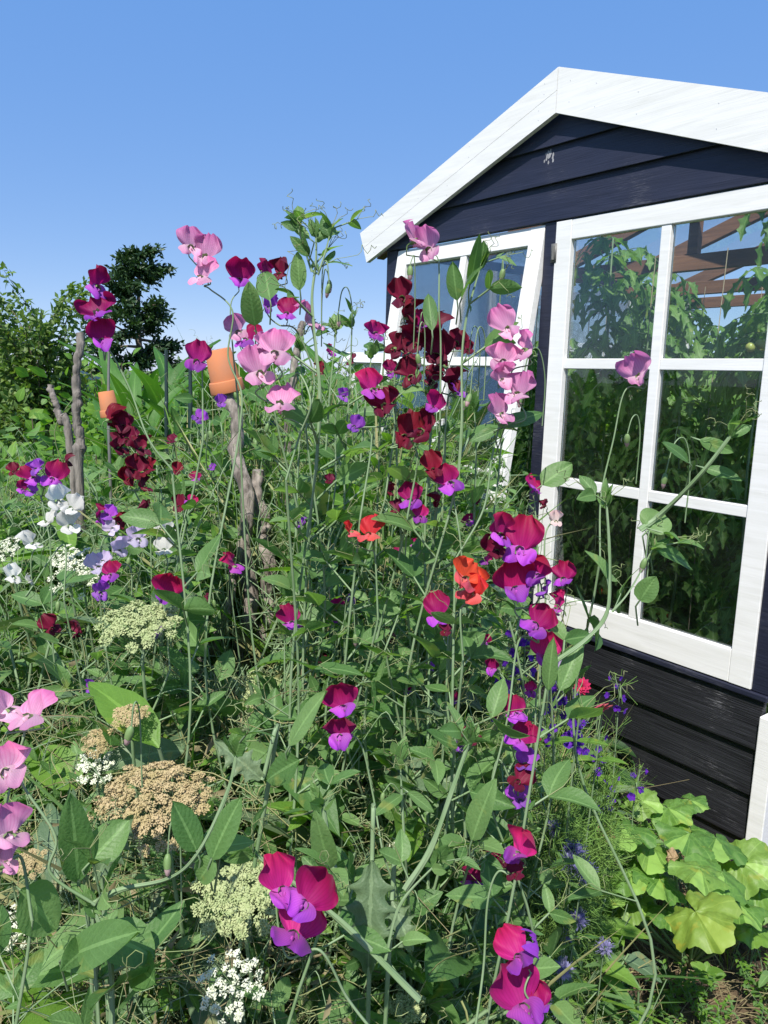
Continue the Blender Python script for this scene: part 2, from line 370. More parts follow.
# ------------------------------------------------------------------ ground
def ground():
    m, nt, N, L = new_mat('ground')
    t = N.new('ShaderNodeTexCoord')
    n1 = noise(N, L, 1.2, 6, vec=t.outputs['Object']); n2 = noise(N, L, 22, 8, vec=t.outputs['Object'])
    rp = ramp(N, [(.35, (.04, .028, .018)), (.55, (.11, .075, .042)), (.75, (.20, .15, .08))]); L.new(n2, rp.inputs[0])
    ln = N.new('ShaderNodeVectorMath'); ln.operation = 'LENGTH'; L.new(t.outputs['Object'], ln.inputs[0])
    far = N.new('ShaderNodeMapRange'); L.new(ln.outputs['Value'], far.inputs[0]); far.inputs[1].default_value = 5; far.inputs[2].default_value = 9
    g = ramp(N, [(.3, (.05, .09, .02)), (.7, (.10, .15, .04))]); L.new(n2, g.inputs[0])
    col = mixc(N, L, far.outputs[0], rp.outputs[0], g.outputs[0])
    b = N.new('ShaderNodeBsdfPrincipled'); L.new(col, b.inputs['Base Color']); b.inputs['Roughness'].default_value = .95
    bp = N.new('ShaderNodeBump'); bp.inputs['Strength'].default_value = 1; bp.inputs['Distance'].default_value = .03
    L.new(n2, bp.inputs['Height']); L.new(bp.outputs[0], b.inputs['Normal']); out(nt, b.outputs[0])
    g = Geo()
    xs = np.concatenate([[-400, -60, -15], np.linspace(-6, 6, 61), [15, 60, 400]])
    X, Y = np.meshgrid(xs, xs, indexing='ij')
    Z = (.02 * np.sin(X * 3.1 + Y * 1.3) + .015 * np.sin(X * 1.7 - Y * 4.1)) * (np.hypot(X, Y) < 6) - .02
    g.grid(np.stack([X, Y, Z], -1)[:, ::-1])
    o = g.build('ground', m); kind(o, 'structure')
ground()

# ------------------------------------------------------------------ greenhouse (local x along the front wall, +y outwards, z up)
P0 = np.array([1.24184332, 2.30382349, 0.0]); DW = np.array([-.601256, .799056, 0]); NW = np.array([-.799056, -.601256, 0])
gh = empty('greenhouse', P0, math.atan2(DW[1], DW[0]))
tag(gh, 'small black weatherboarded greenhouse with white bargeboards and white paned windows', 'greenhouse')
def box(g, x0, x1, y0, y1, z0, z1, m=0):
    c = np.array([[x0, y0, z0], [x1, y0, z0], [x1, y1, z0], [x0, y1, z0], [x0, y0, z1], [x1, y0, z1], [x1, y1, z1], [x0, y1, z1]], float)
    hexa(g, c, m)
def hexa(g, c, m=0):
    f = np.array([[0, 3, 2, 1], [4, 5, 6, 7], [0, 1, 5, 4], [1, 2, 6, 5], [2, 3, 7, 6], [3, 0, 4, 7]])
    t = np.zeros((8, 4)); t[:, 3] = 1; t[:, 2] = rng.random(); g.add(np.asarray(c, float), f, t, m)
def hard(g, name, mat, parent, bevel=.002, loc=None, rot=None):
    o = g.build(name, mat, parent, smooth=False)
    if bevel:
        b = o.modifiers.new('bevel', 'BEVEL'); b.width = bevel; b.segments = 2; b.limit_method = 'ANGLE'
    if loc is not None: o.location = loc
    if rot is not None: o.rotation_euler = rot
    return o
WID, DEP = 2.08, 2.6
ROOF = .352
def roof_z(x, base=2.215): return base + ROOF * (WID / 2 - abs(x - WID / 2))
# lower front: lapped boards, sides run in
def lap(g, x0a, x1a, x0b, x1b, z0, z1, ylo=.022, yhi=.006, back=-.01):
    c = [[x0a, back, z0], [x1a, back, z0], [x1a, ylo, z0], [x0a, ylo, z0], [x0b, back, z1], [x1b, back, z1], [x1b, yhi, z1], [x0b, yhi, z1]]
    hexa(g, c)
zs = [-.05, .123, .282, .44, .60]
for i in range(4):
    g = Geo(); lap(g, .012, WID, .012, WID, zs[i], zs[i + 1] + .004, .024 + .001 * (i % 2)); hard(g, 'weatherboard', MT['black_low'], gh, .004)
g = Geo(); box(g, 0.0, WID, -.05, .0215, .6055, .627); hard(g, 'window_sill', MT['black'], gh, .004)
# gable boards, clipped to the roof slope
gz = [2.194, 2.333, 2.470, 2.602]
for a, b in zip(gz[:-1], gz[1:]):
    def xr(z): return max(0, (z - 2.25) / ROOF)
    g = Geo(); lap(g, xr(a), WID - xr(a), xr(b), WID - xr(b), a, b + .003, .022, .005); hard(g, 'gable_board', MT['black'], gh, .002)
g = Geo(); box(g, 0, .057, -.05, .012, .629, 2.192); hard(g, 'corner_post', MT['black'], gh)
g = Geo(); box(g, .997, 1.055, -.05, .014, .629, 2.192); hard(g, 'middle_post', MT['black'], gh)
g = Geo(); box(g, 2.0, WID, -.05, .012, .629, 2.192); hard(g, 'corner_post', MT['black'], gh)
g = Geo(); box(g, -.045, .008, -.06, .04, -.05, .565); hard(g, 'corner_board', MT['white'], gh, .003)
g = Geo(); box(g, .01, .016, -.0, .04, -.05, .565)
# bargeboards: two mitred boards proud of the wall
def wpt(x, y, off):
    r = ray(x, y); t = (NW.dot(P0) + off) / NW.dot(r); p = EYE + r * t
    return (p - P0).dot(DW), p[2]
BO = .055
pT = wpt(558.9, 66.6, BO); pB = wpt(555.2, 113, BO); lT = wpt(360, 233.3, BO); lB = wpt(366.4, 262.5, BO); rT = wpt(768, 92.4, BO); rB = wpt(768, 152.5, BO)
cx = (pT[0] + pB[0]) / 2
def ext(a, b, x): k = (b[1] - a[1]) / (b[0] - a[0]); return (x, a[1] + k * (x - a[0]))
xe = 2 * cx - lT[0]; xe2 = 2 * cx - lB[0]
reT = ext(pT, rT, xe); reB = ext(pB, rB, xe2)
e = .0015
def plank(x0, b0, t0, x0t, x1, b1, t1, f0, f1, nails):
    g = Geo(); L0 = (x0 + (x0t - x0) * f0, b0 + (t0 - b0) * f0); L1 = (x0 + (x0t - x0) * f1, b0 + (t0 - b0) * f1)
    R0, R1 = b1 + (t1 - b1) * f0, b1 + (t1 - b1) * f1
    ya, yb = BO - .022, BO
    c = [[L0[0], ya, L0[1]], [x1, ya, R0], [x1, yb, R0], [L0[0], yb, L0[1]], [L1[0], ya, L1[1]], [x1, ya, R1], [x1, yb, R1], [L1[0], yb, L1[1]]]
    if x1 > x0: c = [c[k] for k in (1, 0, 3, 2, 5, 4, 7, 6)]
    hexa(g, c)
    for k in nails:
        for q in (.28, .74):
            xx = L0[0] + (x1 - L0[0]) * k; zz = (L0[1] + (R0 - L0[1]) * k) * (1 - q) + (L1[1] + (R1 - L1[1]) * k) * q + rng.normal() * .004
            aa = np.linspace(0, 2 * pi, 9)[:-1]
            g.grid(np.stack([np.stack([xx + np.cos(aa) * r_, 0 * aa + yb + y_, zz + np.sin(aa) * r_], 1) for r_, y_ in ((.0018, -.001), (.0016, .0005), (.0002, .0007))]), None, 1, wrap=True)
    hard(g, 'bargeboard', [MT['white'], MT['shed_roof']], gh, 0)
plank(lB[0], lB[1], lT[1], lT[0], cx + e, pB[1], pT[1], 0, .49, (.05, .5, .93))
plank(lB[0], lB[1], lT[1], lT[0], cx + e, pB[1], pT[1], .50, 1, (.06, .35, .62, .95))
plank(reB[0], reB[1], reT[1], reT[0], cx - e, pB[1], pT[1], 0, 1, (.12, .45, .7, .85, .95))
# pale smear of droppings on the gable board
g = Geo(); 
for k_ in range(26):
    sx, sz = wpt(548 + rng.normal() * 3, 158 + rng.normal() * 5, .02); s_ = .003 + .006 * rng.random()
    aa = np.linspace(0, 2 * pi, 8)[:-1]; g.grid(np.stack([np.stack([sx + np.cos(aa) * s_ * f_ * .6, 0 * aa + .0225 - .0008 * (f_ > .5) - (sz - 2.470 if sz > 2.470 else sz - 2.333) * .12, sz + np.sin(aa) * s_ * f_ * 1.6], 1) for f_ in (1, .02)]), None, wrap=True)
MT['smear'] = plain('dropping', (.30, .30, .32), .8); g.build('dropping_smear', MT['smear'], gh)
# fascia top thin edge and roof glass
rt = pT[1] - .035; ke = (pT[1] - lT[1]) / (lT[0] - cx)
for s in (1, -1):
    xo = lT[0] - .02 if s > 0 else 2 * cx - lT[0] + .02
    zo = rt - ke * abs(xo - cx)
    g = Geo(); y1, y0 = BO - .026, -DEP - .05
    c = [[cx, y0, rt], [cx, y1, rt], [xo, y1, zo], [xo, y0, zo]]
    hexa(g, c + [[a, b, z + .006] for a, b, z in c]); hard(g, 'roof_glass', MT['roofglass'], gh, 0)
    for yy in np.linspace(-.04, -DEP, 5):
        g = Geo(); c = [[cx, yy - .045, rt - .09], [cx, yy, rt - .09], [xo, yy, zo - .09], [xo, yy - .045, zo - .09]]
        hexa(g, c + [[a, b, z + .082] for a, b, z in c]); hard(g, 'rafter', MT['brown'], gh)
g = Geo(); box(g, cx - .02, cx + .02, -DEP, -.0, rt - .12, rt - .005); hard(g, 'ridge_beam', MT['brown'], gh)
for yy in (-.9, -1.8, -DEP + .02):
    g = Geo(); box(g, .03, WID - .03, yy - .045, yy, 2.10, 2.17); hard(g, 'tie_beam', MT['brown'], gh)
for yy in (-.9, -1.8, -DEP + .02):
    g = Geo(); box(g, cx - .025, cx + .025, yy - .04, yy - .005, 2.172, rt - .12); hard(g, 'king_post', MT['brown'], gh)
# side and back walls
for s, x0 in ((0, .0), (1, WID - .03)):
    g = Geo(); box(g, x0, x0 + .03, -DEP, -.052, -.05, .60); hard(g, 'side_wall', MT['black'], gh)
    g = Geo(); box(g, x0 + .012, x0 + .016, -DEP + .04, -.052, .602, 2.17); hard(g, 'side_glass', MT['glass'], gh, 0)
    g = Geo(); box(g, x0 - .004, x0 + .034, -DEP, -.052, 2.172, 2.215); hard(g, 'wall_plate', MT['black'], gh)
    for yy in np.linspace(-.68, -DEP + .04, 4):
        g = Geo(); box(g, x0 - .003, x0 + .033, yy - .04, yy, .602, 2.170); hard(g, 'side_post', MT['white'], gh)
g = Geo(); box(g, 0, WID, -DEP - .03, -DEP - .002, -.05, .60); hard(g, 'back_wall', MT['black'], gh)
g = Geo(); box(g, .035, WID - .035, -DEP - .014, -DEP - .010, .602, 2.1); hard(g, 'back_glass', MT['glass'], gh, 0)
for xx in (.0, .66, 1.38, WID - .04):
    g = Geo(); box(g, xx, xx + .04, -DEP - .034, -DEP + .006, .602, 2.098); hard(g, 'back_post', MT['white'], gh)
g = Geo(); box(g, .0, WID, -DEP - .02, -DEP, 1.35, 1.39); hard(g, 'back_rail', MT['white'], gh)
for xx in np.linspace(.25, 1.8, 6):
    g = Geo(); tube(g, np.array([[xx, -.45, 2.1], [xx + .02, -.46, 1.4], [xx, -.45, .1]]), .0022, 4); g.build('string', MT['string'], gh)
    g = Geo(); tube(g, np.array([[xx + .1, -1.5, 2.1], [xx + .12, -1.5, 1.2], [xx + .1, -1.5, .1]]), .0022, 4); g.build('string', MT['string'], gh)

# windows: x runs 0..w from the right stile, z up from bottom, y outward (front at .0)
def window(w, h, loc, rot, label):
    wo_ = empty('window'); wo_.parent = gh; wo_.location = loc; wo_.rotation_euler = rot
    wo_['label'] = label
    st, tr_, br = .076, .072, .112
    def bx(name, x0, x1, z0, z1, y0=-.034, y1=.0, mat='white', bev=.0025):
        g = Geo(); box(g, x0, x1, y0, y1, z0, z1); return hard(g, name, MT[mat], wo_, bev)
    bx('stile', 0, st, 0, h); bx('stile', w - st, w, 0, h)
    bx('top_rail', st + .0005, w - st - .0005, h - tr_, h - .0005, y1=-.0012); bx('bottom_rail', st + .0005, w - st - .0005, .0005, br, y1=-.0012)
    mx = w / 2 - .01
    bx('glazing_bar', mx - .019, mx + .019, br + .0005, h - tr_ - .0005, y1=-.004)
    n = 3; ph = (h - tr_ - br) / n
    zb = [br + ph * 1 - .02, br + ph * 2 - .02]
    for z in zb:
        bx('glazing_bar', st + .0005, mx - .0195, z, z + .038, y1=-.006); bx('glazing_bar', mx + .0195, w - st - .0005, z, z + .038, y1=-.006)
    xs_ = [(st, mx - .019), (mx + .019, w - st)]; zz = [br] + [z + .038 for z in zb]; zt = [z for z in zb] + [h - tr_]
    for x0, x1 in xs_:
        for a, b in zip(zz, zt):
            bx('pane', x0 + .001, x1 - .001, a + .001, b - .001, -.024, -.021, 'glass', 0)
    return wo_
window(.937, 1.558, (.058, .018, .631), (0, 0, 0), 'closed white window of six panes')
# tilt of the open, top hung window found from the line of its stile
best = None
for a in np.linspace(5, 40, 141):
    th = radians(a); L_ = 1.25
    p = P0 + DW * 1.058 + np.array([0, 0, 2.188]) + (np.array([0, 0, -cos(th)]) + NW * sin(th)) * L_
    x, y, _ = proj(p)
    xt = 546.6 + (498.9 - 546.6) * (y - 252) / (519.7 - 252)
    if best is None or abs(x - xt) < best[0]: best = (abs(x - xt), a)
TILT = best[1]; print('window tilt', TILT)
ow = window(.935, 1.555, (0, 0, 0), (0, 0, 0), 'white window of six panes propped open at its foot')
th = radians(TILT)
ow.rotation_euler = (th, 0, 0)     # about its own foot; place so that the top stays at the beam
ow.location = (1.058, .010 + 1.555 * sin(th), 2.188 - 1.555 * cos(th))
for z in (2.05, ):
    g = Geo(); tube(g, [[1.0, .022, z], [1.0, .022, z + .05]], .006, 8); box(g, .985, 1.012, .0185, .0205, z - .01, z + .06)
    g.build('hinge', MT['metal'], gh)

# ------------------------------------------------------------------ tomato plants inside
def tomato_mesh(H, seed):
    r0 = np.random.default_rng(seed)
    gs, gl, gf = Geo(), Geo(), []
    n = 30; z = np.linspace(0, H, n)
    path = np.stack([.04 * np.sin(z * 4 + seed), .04 * np.cos(z * 3.3 + seed), z], 1)
    tube(gs, path, np.linspace(.008, .004, n), 5)
    for zc in np.arange(.12, H, .034):
        i = min(n - 1, int(zc / H * n)); p = path[i]; a = r0.random() * 6.28
        d = unit([cos(a), sin(a), .25 - r0.random() * .5]); Lr = .12 + .11 * r0.random()
        rach = np.array([p, p + d * Lr * .55 + [0, 0, .01], p + d * Lr + [0, 0, -.06 - .05 * r0.random()]]); rp_ = smooth_path(rach, 8)
        tube(gs, rp_, .0018, 3)
        for k in (2, 4, 6, 8):
            k = min(k, len(rp_) - 1); q = rp_[k]; t_ = unit(rp_[k] - rp_[k - 1])
            for sgn in ((-1, 1) if k < 8 else (0,)):
                dd = unit(t_ * (.5 if sgn else 1) + sgn * unit(np.cross(t_, [0, 0, 1])) + np.array([0, 0, -.35 - .3 * r0.random()]))
                Lf = .075 + .035 * r0.random()
                put(gl, leaf_pts(Lf, Lf * .62, 13, 5, .25, .35, lobes=3, lobe=.55, ripple=.10), q, frame(dd, [0, 0, 1] + r0.normal(size=3) * .3))
    for k in range(4):
        zc = .35 + k * .4
        if zc > H: break
        i = int(zc / H * n) % n; c = path[i] + np.array([.05 * cos(k * 2), .05 * sin(k * 2), -.05])
        for j in range(3):
            gf.append((c + r0.normal(size=3) * .025, int(j == 0 and k == 1)))
    return gs, gl, gf
protos = []
for s in range(4):
    a, b, c = tomato_mesh(1.75 + .12 * s, 11 + s)
    protos.append((a.arrays(), b.arrays(), c))
cnt = 0
TOM = []
for mm in ('tomato', 'tomato_red'):
    g = Geo(); aa = np.linspace(0, pi, 7); bb = np.linspace(0, 2 * pi, 9)[:-1]; rr = .018
    g.grid(np.stack([np.sin(aa)[:, None] * np.cos(bb) * rr, np.sin(aa)[:, None] * np.sin(bb) * rr, np.cos(aa)[:, None] * rr * .9 + 0 * bb], -1)[::-1], None, wrap=True)
    TOM.append(mesh_from('tomato', *g.arrays(), [MT[mm]]))
tmesh = []
for s, (a, b, c) in enumerate(protos):
    tmesh.append((mesh_from('stem', *a, [MT['pea_stem']]), mesh_from('leaves', *b, [MT['tomato_leaf']]), c))
for row, ys in enumerate((-.42, -.76, -1.15, -1.6, -2.1)):
    for i, xx in enumerate(np.linspace(.42, 1.66, 7 if row < 4 else 5)):
        lx, ly = xx + rng.normal() * .03, ys + rng.normal() * .02
        wp = P0 + DW * lx + NW * ly
        t = empty('tomato_plant', wp, rng.random() * 6.28)
        sc = (1.14, .84, .90, 1.04, .86, .92, .96)[i % 7] if row < 2 else .95 + .06 * (i % 3)
        t.scale = (1, 1, sc)
        tag(t, 'leafy tomato plant tied up to a string behind the greenhouse glass', 'tomato plant', 'tomato plants inside the greenhouse')
        for me, nm in zip(tmesh[cnt % 4][:2], ('stem', 'leaves')): link(nm, me, t)
        for q_, red in (tmesh[cnt % 4][2] if row < 2 else ()):
            o = link('tomato', TOM[red], t); o.location = q_
        cnt += 1
# ------------------------------------------------------------------ sweet pea flowers
def petal_grid(W, H, n, k, wfun, yfun, notch=.10):
    v = np.linspace(0, 1, n)[:, None]; u = np.linspace(-1, 1, k)[None, :]
    g = wfun(v); x = W * u * g
    z = H * (v - .24 * u ** 2 * v ** 3) - notch * H * np.exp(-(u / .28) ** 2) * v ** 6
    y = yfun(u, v); return np.stack(np.broadcast_arrays(x, y, z), -1)
def flower_meshes(kindname, seed):
    r = np.random.default_rng(seed); out_ = []
    W, H = .0185 * (1 + .07 * r.normal()), .030 * (1 + .07 * r.normal())
    style = seed % 4
    hood = {0: -.15, 1: .12, 2: -.45, 3: -.28}[style]
    if kindname == 'C': hood -= .22
    lean = {0: .05, 1: .25, 2: -.12, 3: .12}[style]
    ph = r.random() * 6
    def wf(v): return (.16 + .9 * np.sin(pi * np.clip(v, 0, 1) ** .85 * .80) ** .8) * (1 - .10 * v ** 6)
    def yf(u, v):
        y = lean * H * v ** 2 + hood * W * 1.5 * u ** 2 * v - .10 * W * (1 - np.exp(-(u / .16) ** 2)) * v
        y = y + .10 * W * np.sin(3.2 * pi * u * .5 + ph) * v ** 2 * 2 + .24 * W * np.sin(7 * v + 6 * u + ph) * np.abs(u) ** 2 + .10 * W * np.sin(12 * u + 3 * v + ph) * v ** 3
        return y - .25 * H * v ** 5 * (style == 2)
    g = Geo(); g.grid(petal_grid(W, H, 14, 21, wf, yf)[:, ::-1]); out_.append(g)
    gw = Geo()
    spread = {0: .45, 1: .7, 2: .05, 3: .25}[style] + .12 * r.random()
    for s in (-1, 1):
        A = unit([s * (.22 + .35 * spread), -.50 - .25 * r.random(), -.72]); B = np.array([s * (.15 + 1.3 * spread), -.35 + .4 * spread, -.1 + .35 * spread]); B = unit(B - B.dot(A) * A); C_ = np.cross(A, B) * s
        v = np.linspace(0, 1, 10)[:, None]; u = np.linspace(0, 1, 9)[None, :]
        L_, w_ = .0215, .0185
        gg = np.sin(pi * np.clip(v, .02, 1) ** .85 * .90) ** .65
        up_ = u - .36
        pts = A * (L_ * (v * (1 - .35 * (u - .45) ** 2)))[..., None] + B * (w_ * gg * up_)[..., None] - C_ * (w_ * (.75 * up_ ** 2 - .28 * v ** 2 + .13 * np.sin(6 * u + 5 * v + ph + 2 * s)) * gg)[..., None]
        if s > 0: pts = pts[:, ::-1]
        gw.grid(pts + np.array([0, -.001, .003]))
    # the small keel folded between the wings
    aa = np.linspace(0.05, pi - .05, 7); bb = np.linspace(0, 2 * pi, 8)[:-1]
    k = np.stack([np.sin(aa)[:, None] * np.cos(bb) * .0018, -.004 - np.cos(aa)[:, None] * .0055 + 0 * bb, -.004 + np.cos(aa)[:, None] * .003 + np.sin(aa)[:, None] * np.sin(bb) * .0032], -1)
    gw.grid(k, .9, wrap=True); out_.append(gw)
    gc = Geo()
    b = np.linspace(0, 2 * pi, 11)
    rows = []
    for t_, rr in ((0, .0008), (.002, .0026), (.006, .0034), (.008, .0036)):
        rows.append(np.stack([np.cos(b) * rr, .005 - t_ + 0 * b, np.sin(b) * rr], 1))
    tooth = np.stack([np.cos(b) * .0045, .005 - .009 - .004 * (np.arange(11) % 2 == 0), np.sin(b) * .0045], 1); rows.append(tooth)
    gc.grid(np.array(rows)); tube(gc, smooth_path([[0, .005, 0], [0, .009, -.002], [0, .011, -.008]], 6), .0008, 4); out_.append(gc)
    return out_
FM = {}
ABASE = 1
def flower(parent, origin, pos, ktype, size=1.0, face=None, roll=0, seed=None):
    seed = int(rng.integers(0, 12)) if seed is None else seed
    key = (ktype, seed)
    if key not in FM:
        a, b, c = flower_meshes(ktype, seed)
        FM[key] = (mesh_from('flower', *a.arrays(), [PT[ktype][0]]), mesh_from('wing_petals', *b.arrays(), [PT[ktype][1]]), mesh_from('calyx', *c.arrays(), [MT['calyx']]))
    ms = FM[key]
    tocam = unit(EYE - pos); yaw = rng.normal() * .75 if face is None else face * 1.15 + rng.normal() * .2
    f = np.array([tocam[0] * cos(yaw) - tocam[1] * sin(yaw), tocam[0] * sin(yaw) + tocam[1] * cos(yaw), tocam[2] * .75 + .05 + rng.normal() * .16])
    f = unit(f); zup = unit(np.array([rng.normal() * .34 + roll, rng.normal() * .2, 1.0])); zup = unit(zup - zup.dot(f) * f); x = np.cross(-f, zup)
    Rm = np.stack([x, -f, zup], 1)
    o = link('flower', ms[0], parent)
    sx = np.array([.84 + .26 * rng.random(), 1, .88 + .2 * rng.random()])
    mat = Matrix([[*(Rm[i] * size * sx), (pos - origin)[i]] for i in range(3)] + [[0, 0, 0, 1]])
    o.matrix_local = mat
    link('wing_petals', ms[1], o); link('calyx', ms[2], o)
    return pos + Rm @ np.array([0, .011, -.008]) * size

def bud(gc, gp, pos, d, s=1.0, open_=.4):
    Rm = frame(d, rng.normal(size=3)); aa = np.linspace(.02, pi - .02, 7); bb = np.linspace(0, 2 * pi, 7)[:-1]
    e = np.stack([np.sin(aa)[:, None] * np.cos(bb) * .0033 * s, (1 - np.cos(aa))[:, None] * .0088 * s + 0 * bb, np.sin(aa)[:, None] * np.sin(bb) * .0028 * s], -1)
    gp.grid((e @ Rm.T) + pos, .5, wrap=True)
    c = e.copy(); c[..., 0] *= 1.18; c[..., 2] *= 1.18; c[..., 1] *= .86
    gc.grid((c[:5] @ Rm.T) + pos, .5, wrap=True)

POLEP = []
PROT = []      # px, py, radius, depth: things the filler must not hide
def protect(x, y, r, D): PROT.append((x, y, r, D))

LQ = {'lo': (5, 3), 'mid': (6, 5), 'hi': (9, 7)}
def pea_leaf(g, base, d, up, L, W=None, q='mid', m=0):
    n, k = LQ[q]; W = W or L * (.42 + .16 * rng.random())
    put(g, leaf_pts(L, W, n, k, fold=.15 + .35 * rng.random(), bend=-.1 + .5 * rng.random(), p=.72 + .2 * rng.random(), q=.72, ripple=.06, side=.12 * rng.normal()), base, frame(d, up), m)
def pea_node(gs, gl, gt, p, t, side, s=1.0, q='mid', tend=True, m_s=0, m_l=0, m_t=0):
    """one compound leaf: winged petiole, a pair of leaflets, a branched tendril"""
    if POLEP:
        x_, y_, d_ = proj(p)
        for X_, Y_, R_, D_ in POLEP:
            if d_ < D_ and (x_ - X_) ** 2 + (y_ - Y_) ** 2 < (R_ + 12) ** 2: return
    az = rng.random() * 2 * pi
    o = unit(np.cross(t, [cos(az), sin(az), .2])) * side
    d = unit(t * .55 + o + [0, 0, .2]); Lp = (.025 + .03 * rng.random()) * s
    q1 = p + d * Lp
    tube(gs, [p, p + d * Lp * .5, q1], .0016 * s, 4, flat=.35, m=m_s)
    up = unit(np.cross(d, np.cross([0, 0, 1], d)) + rng.normal(size=3) * .35)
    b = np.cross(d, up)
    L = (.030 + .030 * rng.random()) * s
    for sg in (-1, 1):
        pea_leaf(gl, q1, unit(d * (.5 + .4 * rng.random()) + b * sg * (.6 + .3 * rng.random())), up + rng.normal(size=3) * .25, L, q=q, m=m_l)
    for sg in (-1, 1):                  # stipules
        if rng.random() < .6: put(gl, leaf_pts(.016 * s, .006 * s, 4, 3), p, frame(unit(o * .5 + t * .6 * sg), rng.normal(size=3)), m_l)
    if tend:
        e = q1 + d * .02 * s
        tube(gt, [q1, (q1 + e) / 2, e], .0006, 3, m=m_t)
        for _ in range(rng.integers(1, 4)): tendril(gt, e, unit(d + rng.normal(size=3) * .55), (.04 + .06 * rng.random()) * s, 1 + rng.random() * 1.5, m=m_t)

def vine_down(start, ground_xy):
    a = np.asarray(start); b = np.array([*ground_xy, -.03])
    n = 6; t = np.linspace(0, 1, n)[:, None]
    p = a + (b - a) * t; p[1:-1] += rng.normal(size=(n - 2, 3)) * [.035, .035, .01]
    return smooth_path(p, 30)

PLANTS = []
def sweet_pea(label, fl, path=(), shoots=(), leaves=(), buds=(), D=None, foliage=.5, cat='sweet pea', tw=1.0, stem_r=.0011, group=None):
    """fl: flowers (x, y, width px, type[, yaw]); path: picture positions the flower stalk follows downwards; all at depth D"""
    if D is None: D = float(np.median([27.5 / f[2] for f in fl]))
    pts = [P(f[0], f[1] + f[2] * .12, D + rng.normal() * .006) for f in fl]
    if path: base = P(*path[-1], D + .02)
    elif fl: base = pts[-1] + np.array([rng.normal() * .02, .03, -.16])
    else: base = P(*shoots[0][-2][:2], D)
    gx = base[0] + rng.normal() * .04; gy = base[1] + .04 + rng.normal() * .04
    root = np.array([gx, gy, 0.0])
    t = empty('sweet_pea_plant', root); tag(t, label, cat, group); PLANTS.append(t)
    gs, gl, gt, gb, gc = Geo(), Geo(), Geo(), Geo(), Geo()
    att = []
    for f, p in zip(fl, pts):
        face = f[4] if len(f) > 4 else None
        size = f[2] * D / (F * .036) * (.82 if f[3] == 'W' else .98)
        att.append(flower(t, root, p, f[3], size, face)); protect(f[0], f[1], f[2] * .55, D)
    if fl:
        stalk = [a + np.array([0, .006, -.004]) for a in att]
        # order the stalk from its top downwards
        stalk.sort(key=lambda a: -a[2])
        cen = np.mean(stalk, 0)
        sp = [stalk[0]] + [(s_ + cen * np.array([1, 1, 0]) + np.array([0, 0, s_[2]]))*np.array([.5,.5,.5]) for s_ in stalk[1:-1]] + ([stalk[-1]] if len(stalk) > 1 else [])
        ctrl = sp + [P(x, y, D + .015) for x, y in path] if path else sp + [base]
        ctrl = [np.asarray(q_, float) + (rng.normal(size=3) * .006 if 0 < i_ < len(ctrl) - 1 else 0) for i_, q_ in enumerate(ctrl)]
        cur = smooth_path(ctrl, 10 * len(ctrl))
        tube(gs, cur, np.linspace(.0008, stem_r * 1.25, len(cur)), 5)
        for a in att:
            j = np.argmin(np.linalg.norm(cur - a, axis=1)); 
            tube(gs, smooth_path([a, (a + cur[j]) / 2 + [0, 0, .002], cur[j]], 6), .0007, 4)
        for x, y in path[:-1]: protect(x, y, 3, D)
    for sh in shoots:
        *pp, wpx = sh
        c3 = [P(q[0], q[1], D + (q[2] if len(q) > 2 else 0)) for q in pp]
        cur = smooth_path(c3, 12 * len(c3)); r = wpx * D / F / 2
        winged(gs, cur, np.linspace(r * .4, r * .85, len(cur)))
        Ltot = np.linalg.norm(np.diff(cur, axis=0), axis=1).sum(); nn = max(2, int(Ltot / .055))
        for i, k in enumerate(np.linspace(1, len(cur) * .92, nn).astype(int)):
            k = min(k, len(cur) - 2); pea_node(gs, gl, gt, cur[k], unit(cur[k] - cur[k + 1]), (-1) ** i, (.55 + .5 * min(1, i / 3)) * tw, 'hi')
        # tuft of unopened leaves at the tip
        tp = cur[0]; td = unit(cur[0] - cur[2])
        for _ in range(7): pea_leaf(gl, tp - td * .012 * rng.random(), unit(td + rng.normal(size=3) * .45), rng.normal(size=3), .014 + .014 * rng.random(), q='mid')
        for _ in range(3): tendril(gt, tp, unit(td + rng.normal(size=3) * .6), .05, 1.5)
        for q in pp: protect(q[0], q[1], 7, D)
    for (bx, by, tx, ty, wpx) in leaves:
        a = P(bx, by, D); b_ = P(tx, ty, D - .01 + rng.normal() * .02); d = b_ - a; Ln = np.linalg.norm(d)
        up = unit(unit(EYE - a) + np.array([0, 0, .7]) + rng.normal(size=3) * .2)
        n, k = LQ['hi']
        put(gl, leaf_pts(Ln, wpx * D / F, n, k, fold=.2, bend=.12, p=.8, q=.6, ripple=.08), a, frame(d, up)); protect((bx + tx) / 2, (by + ty) / 2, wpx * .5, D)
        tube(gs, [a, a - unit(d) * .01, P(bx, by, D + .02) + [0, 0, -.03]], .001, 4)
    for (x, y, hx, hy) in buds:         # nodding bud on a hooked stalk; hx, hy: where the stalk leaves
        a = P(x, y, D); h = P(hx, hy, D + .01); top = (a + h) / 2; top[2] = max(a[2], h[2]) + abs(x - hx) * D / F * .8 + .012
        tube(gs, smooth_path([h + [0, 0, -.06], h, top + (h - top) * .35 * np.array([1, 1, 0]), top + (a - top) * .5 * np.array([1, 1, .2]), a + [0, 0, .008]], 20), .0008, 4)
        gb, gc = Geo(), Geo(); bud(gc, gb, a + [0, 0, .008], [rng.normal() * .2, rng.normal() * .2, -1], 1.05)
        bo = gb.build('bud', PT['F'][0], t, root); gc.build('calyx', MT['calyx'], bo, root)
        protect(x, y, 7, D)
    # the leafy vine from there to the ground
    vd = vine_down(base, (gx, gy)); tube(gs, vd, np.linspace(.0016, .0032, len(vd)), 5, flat=.45)
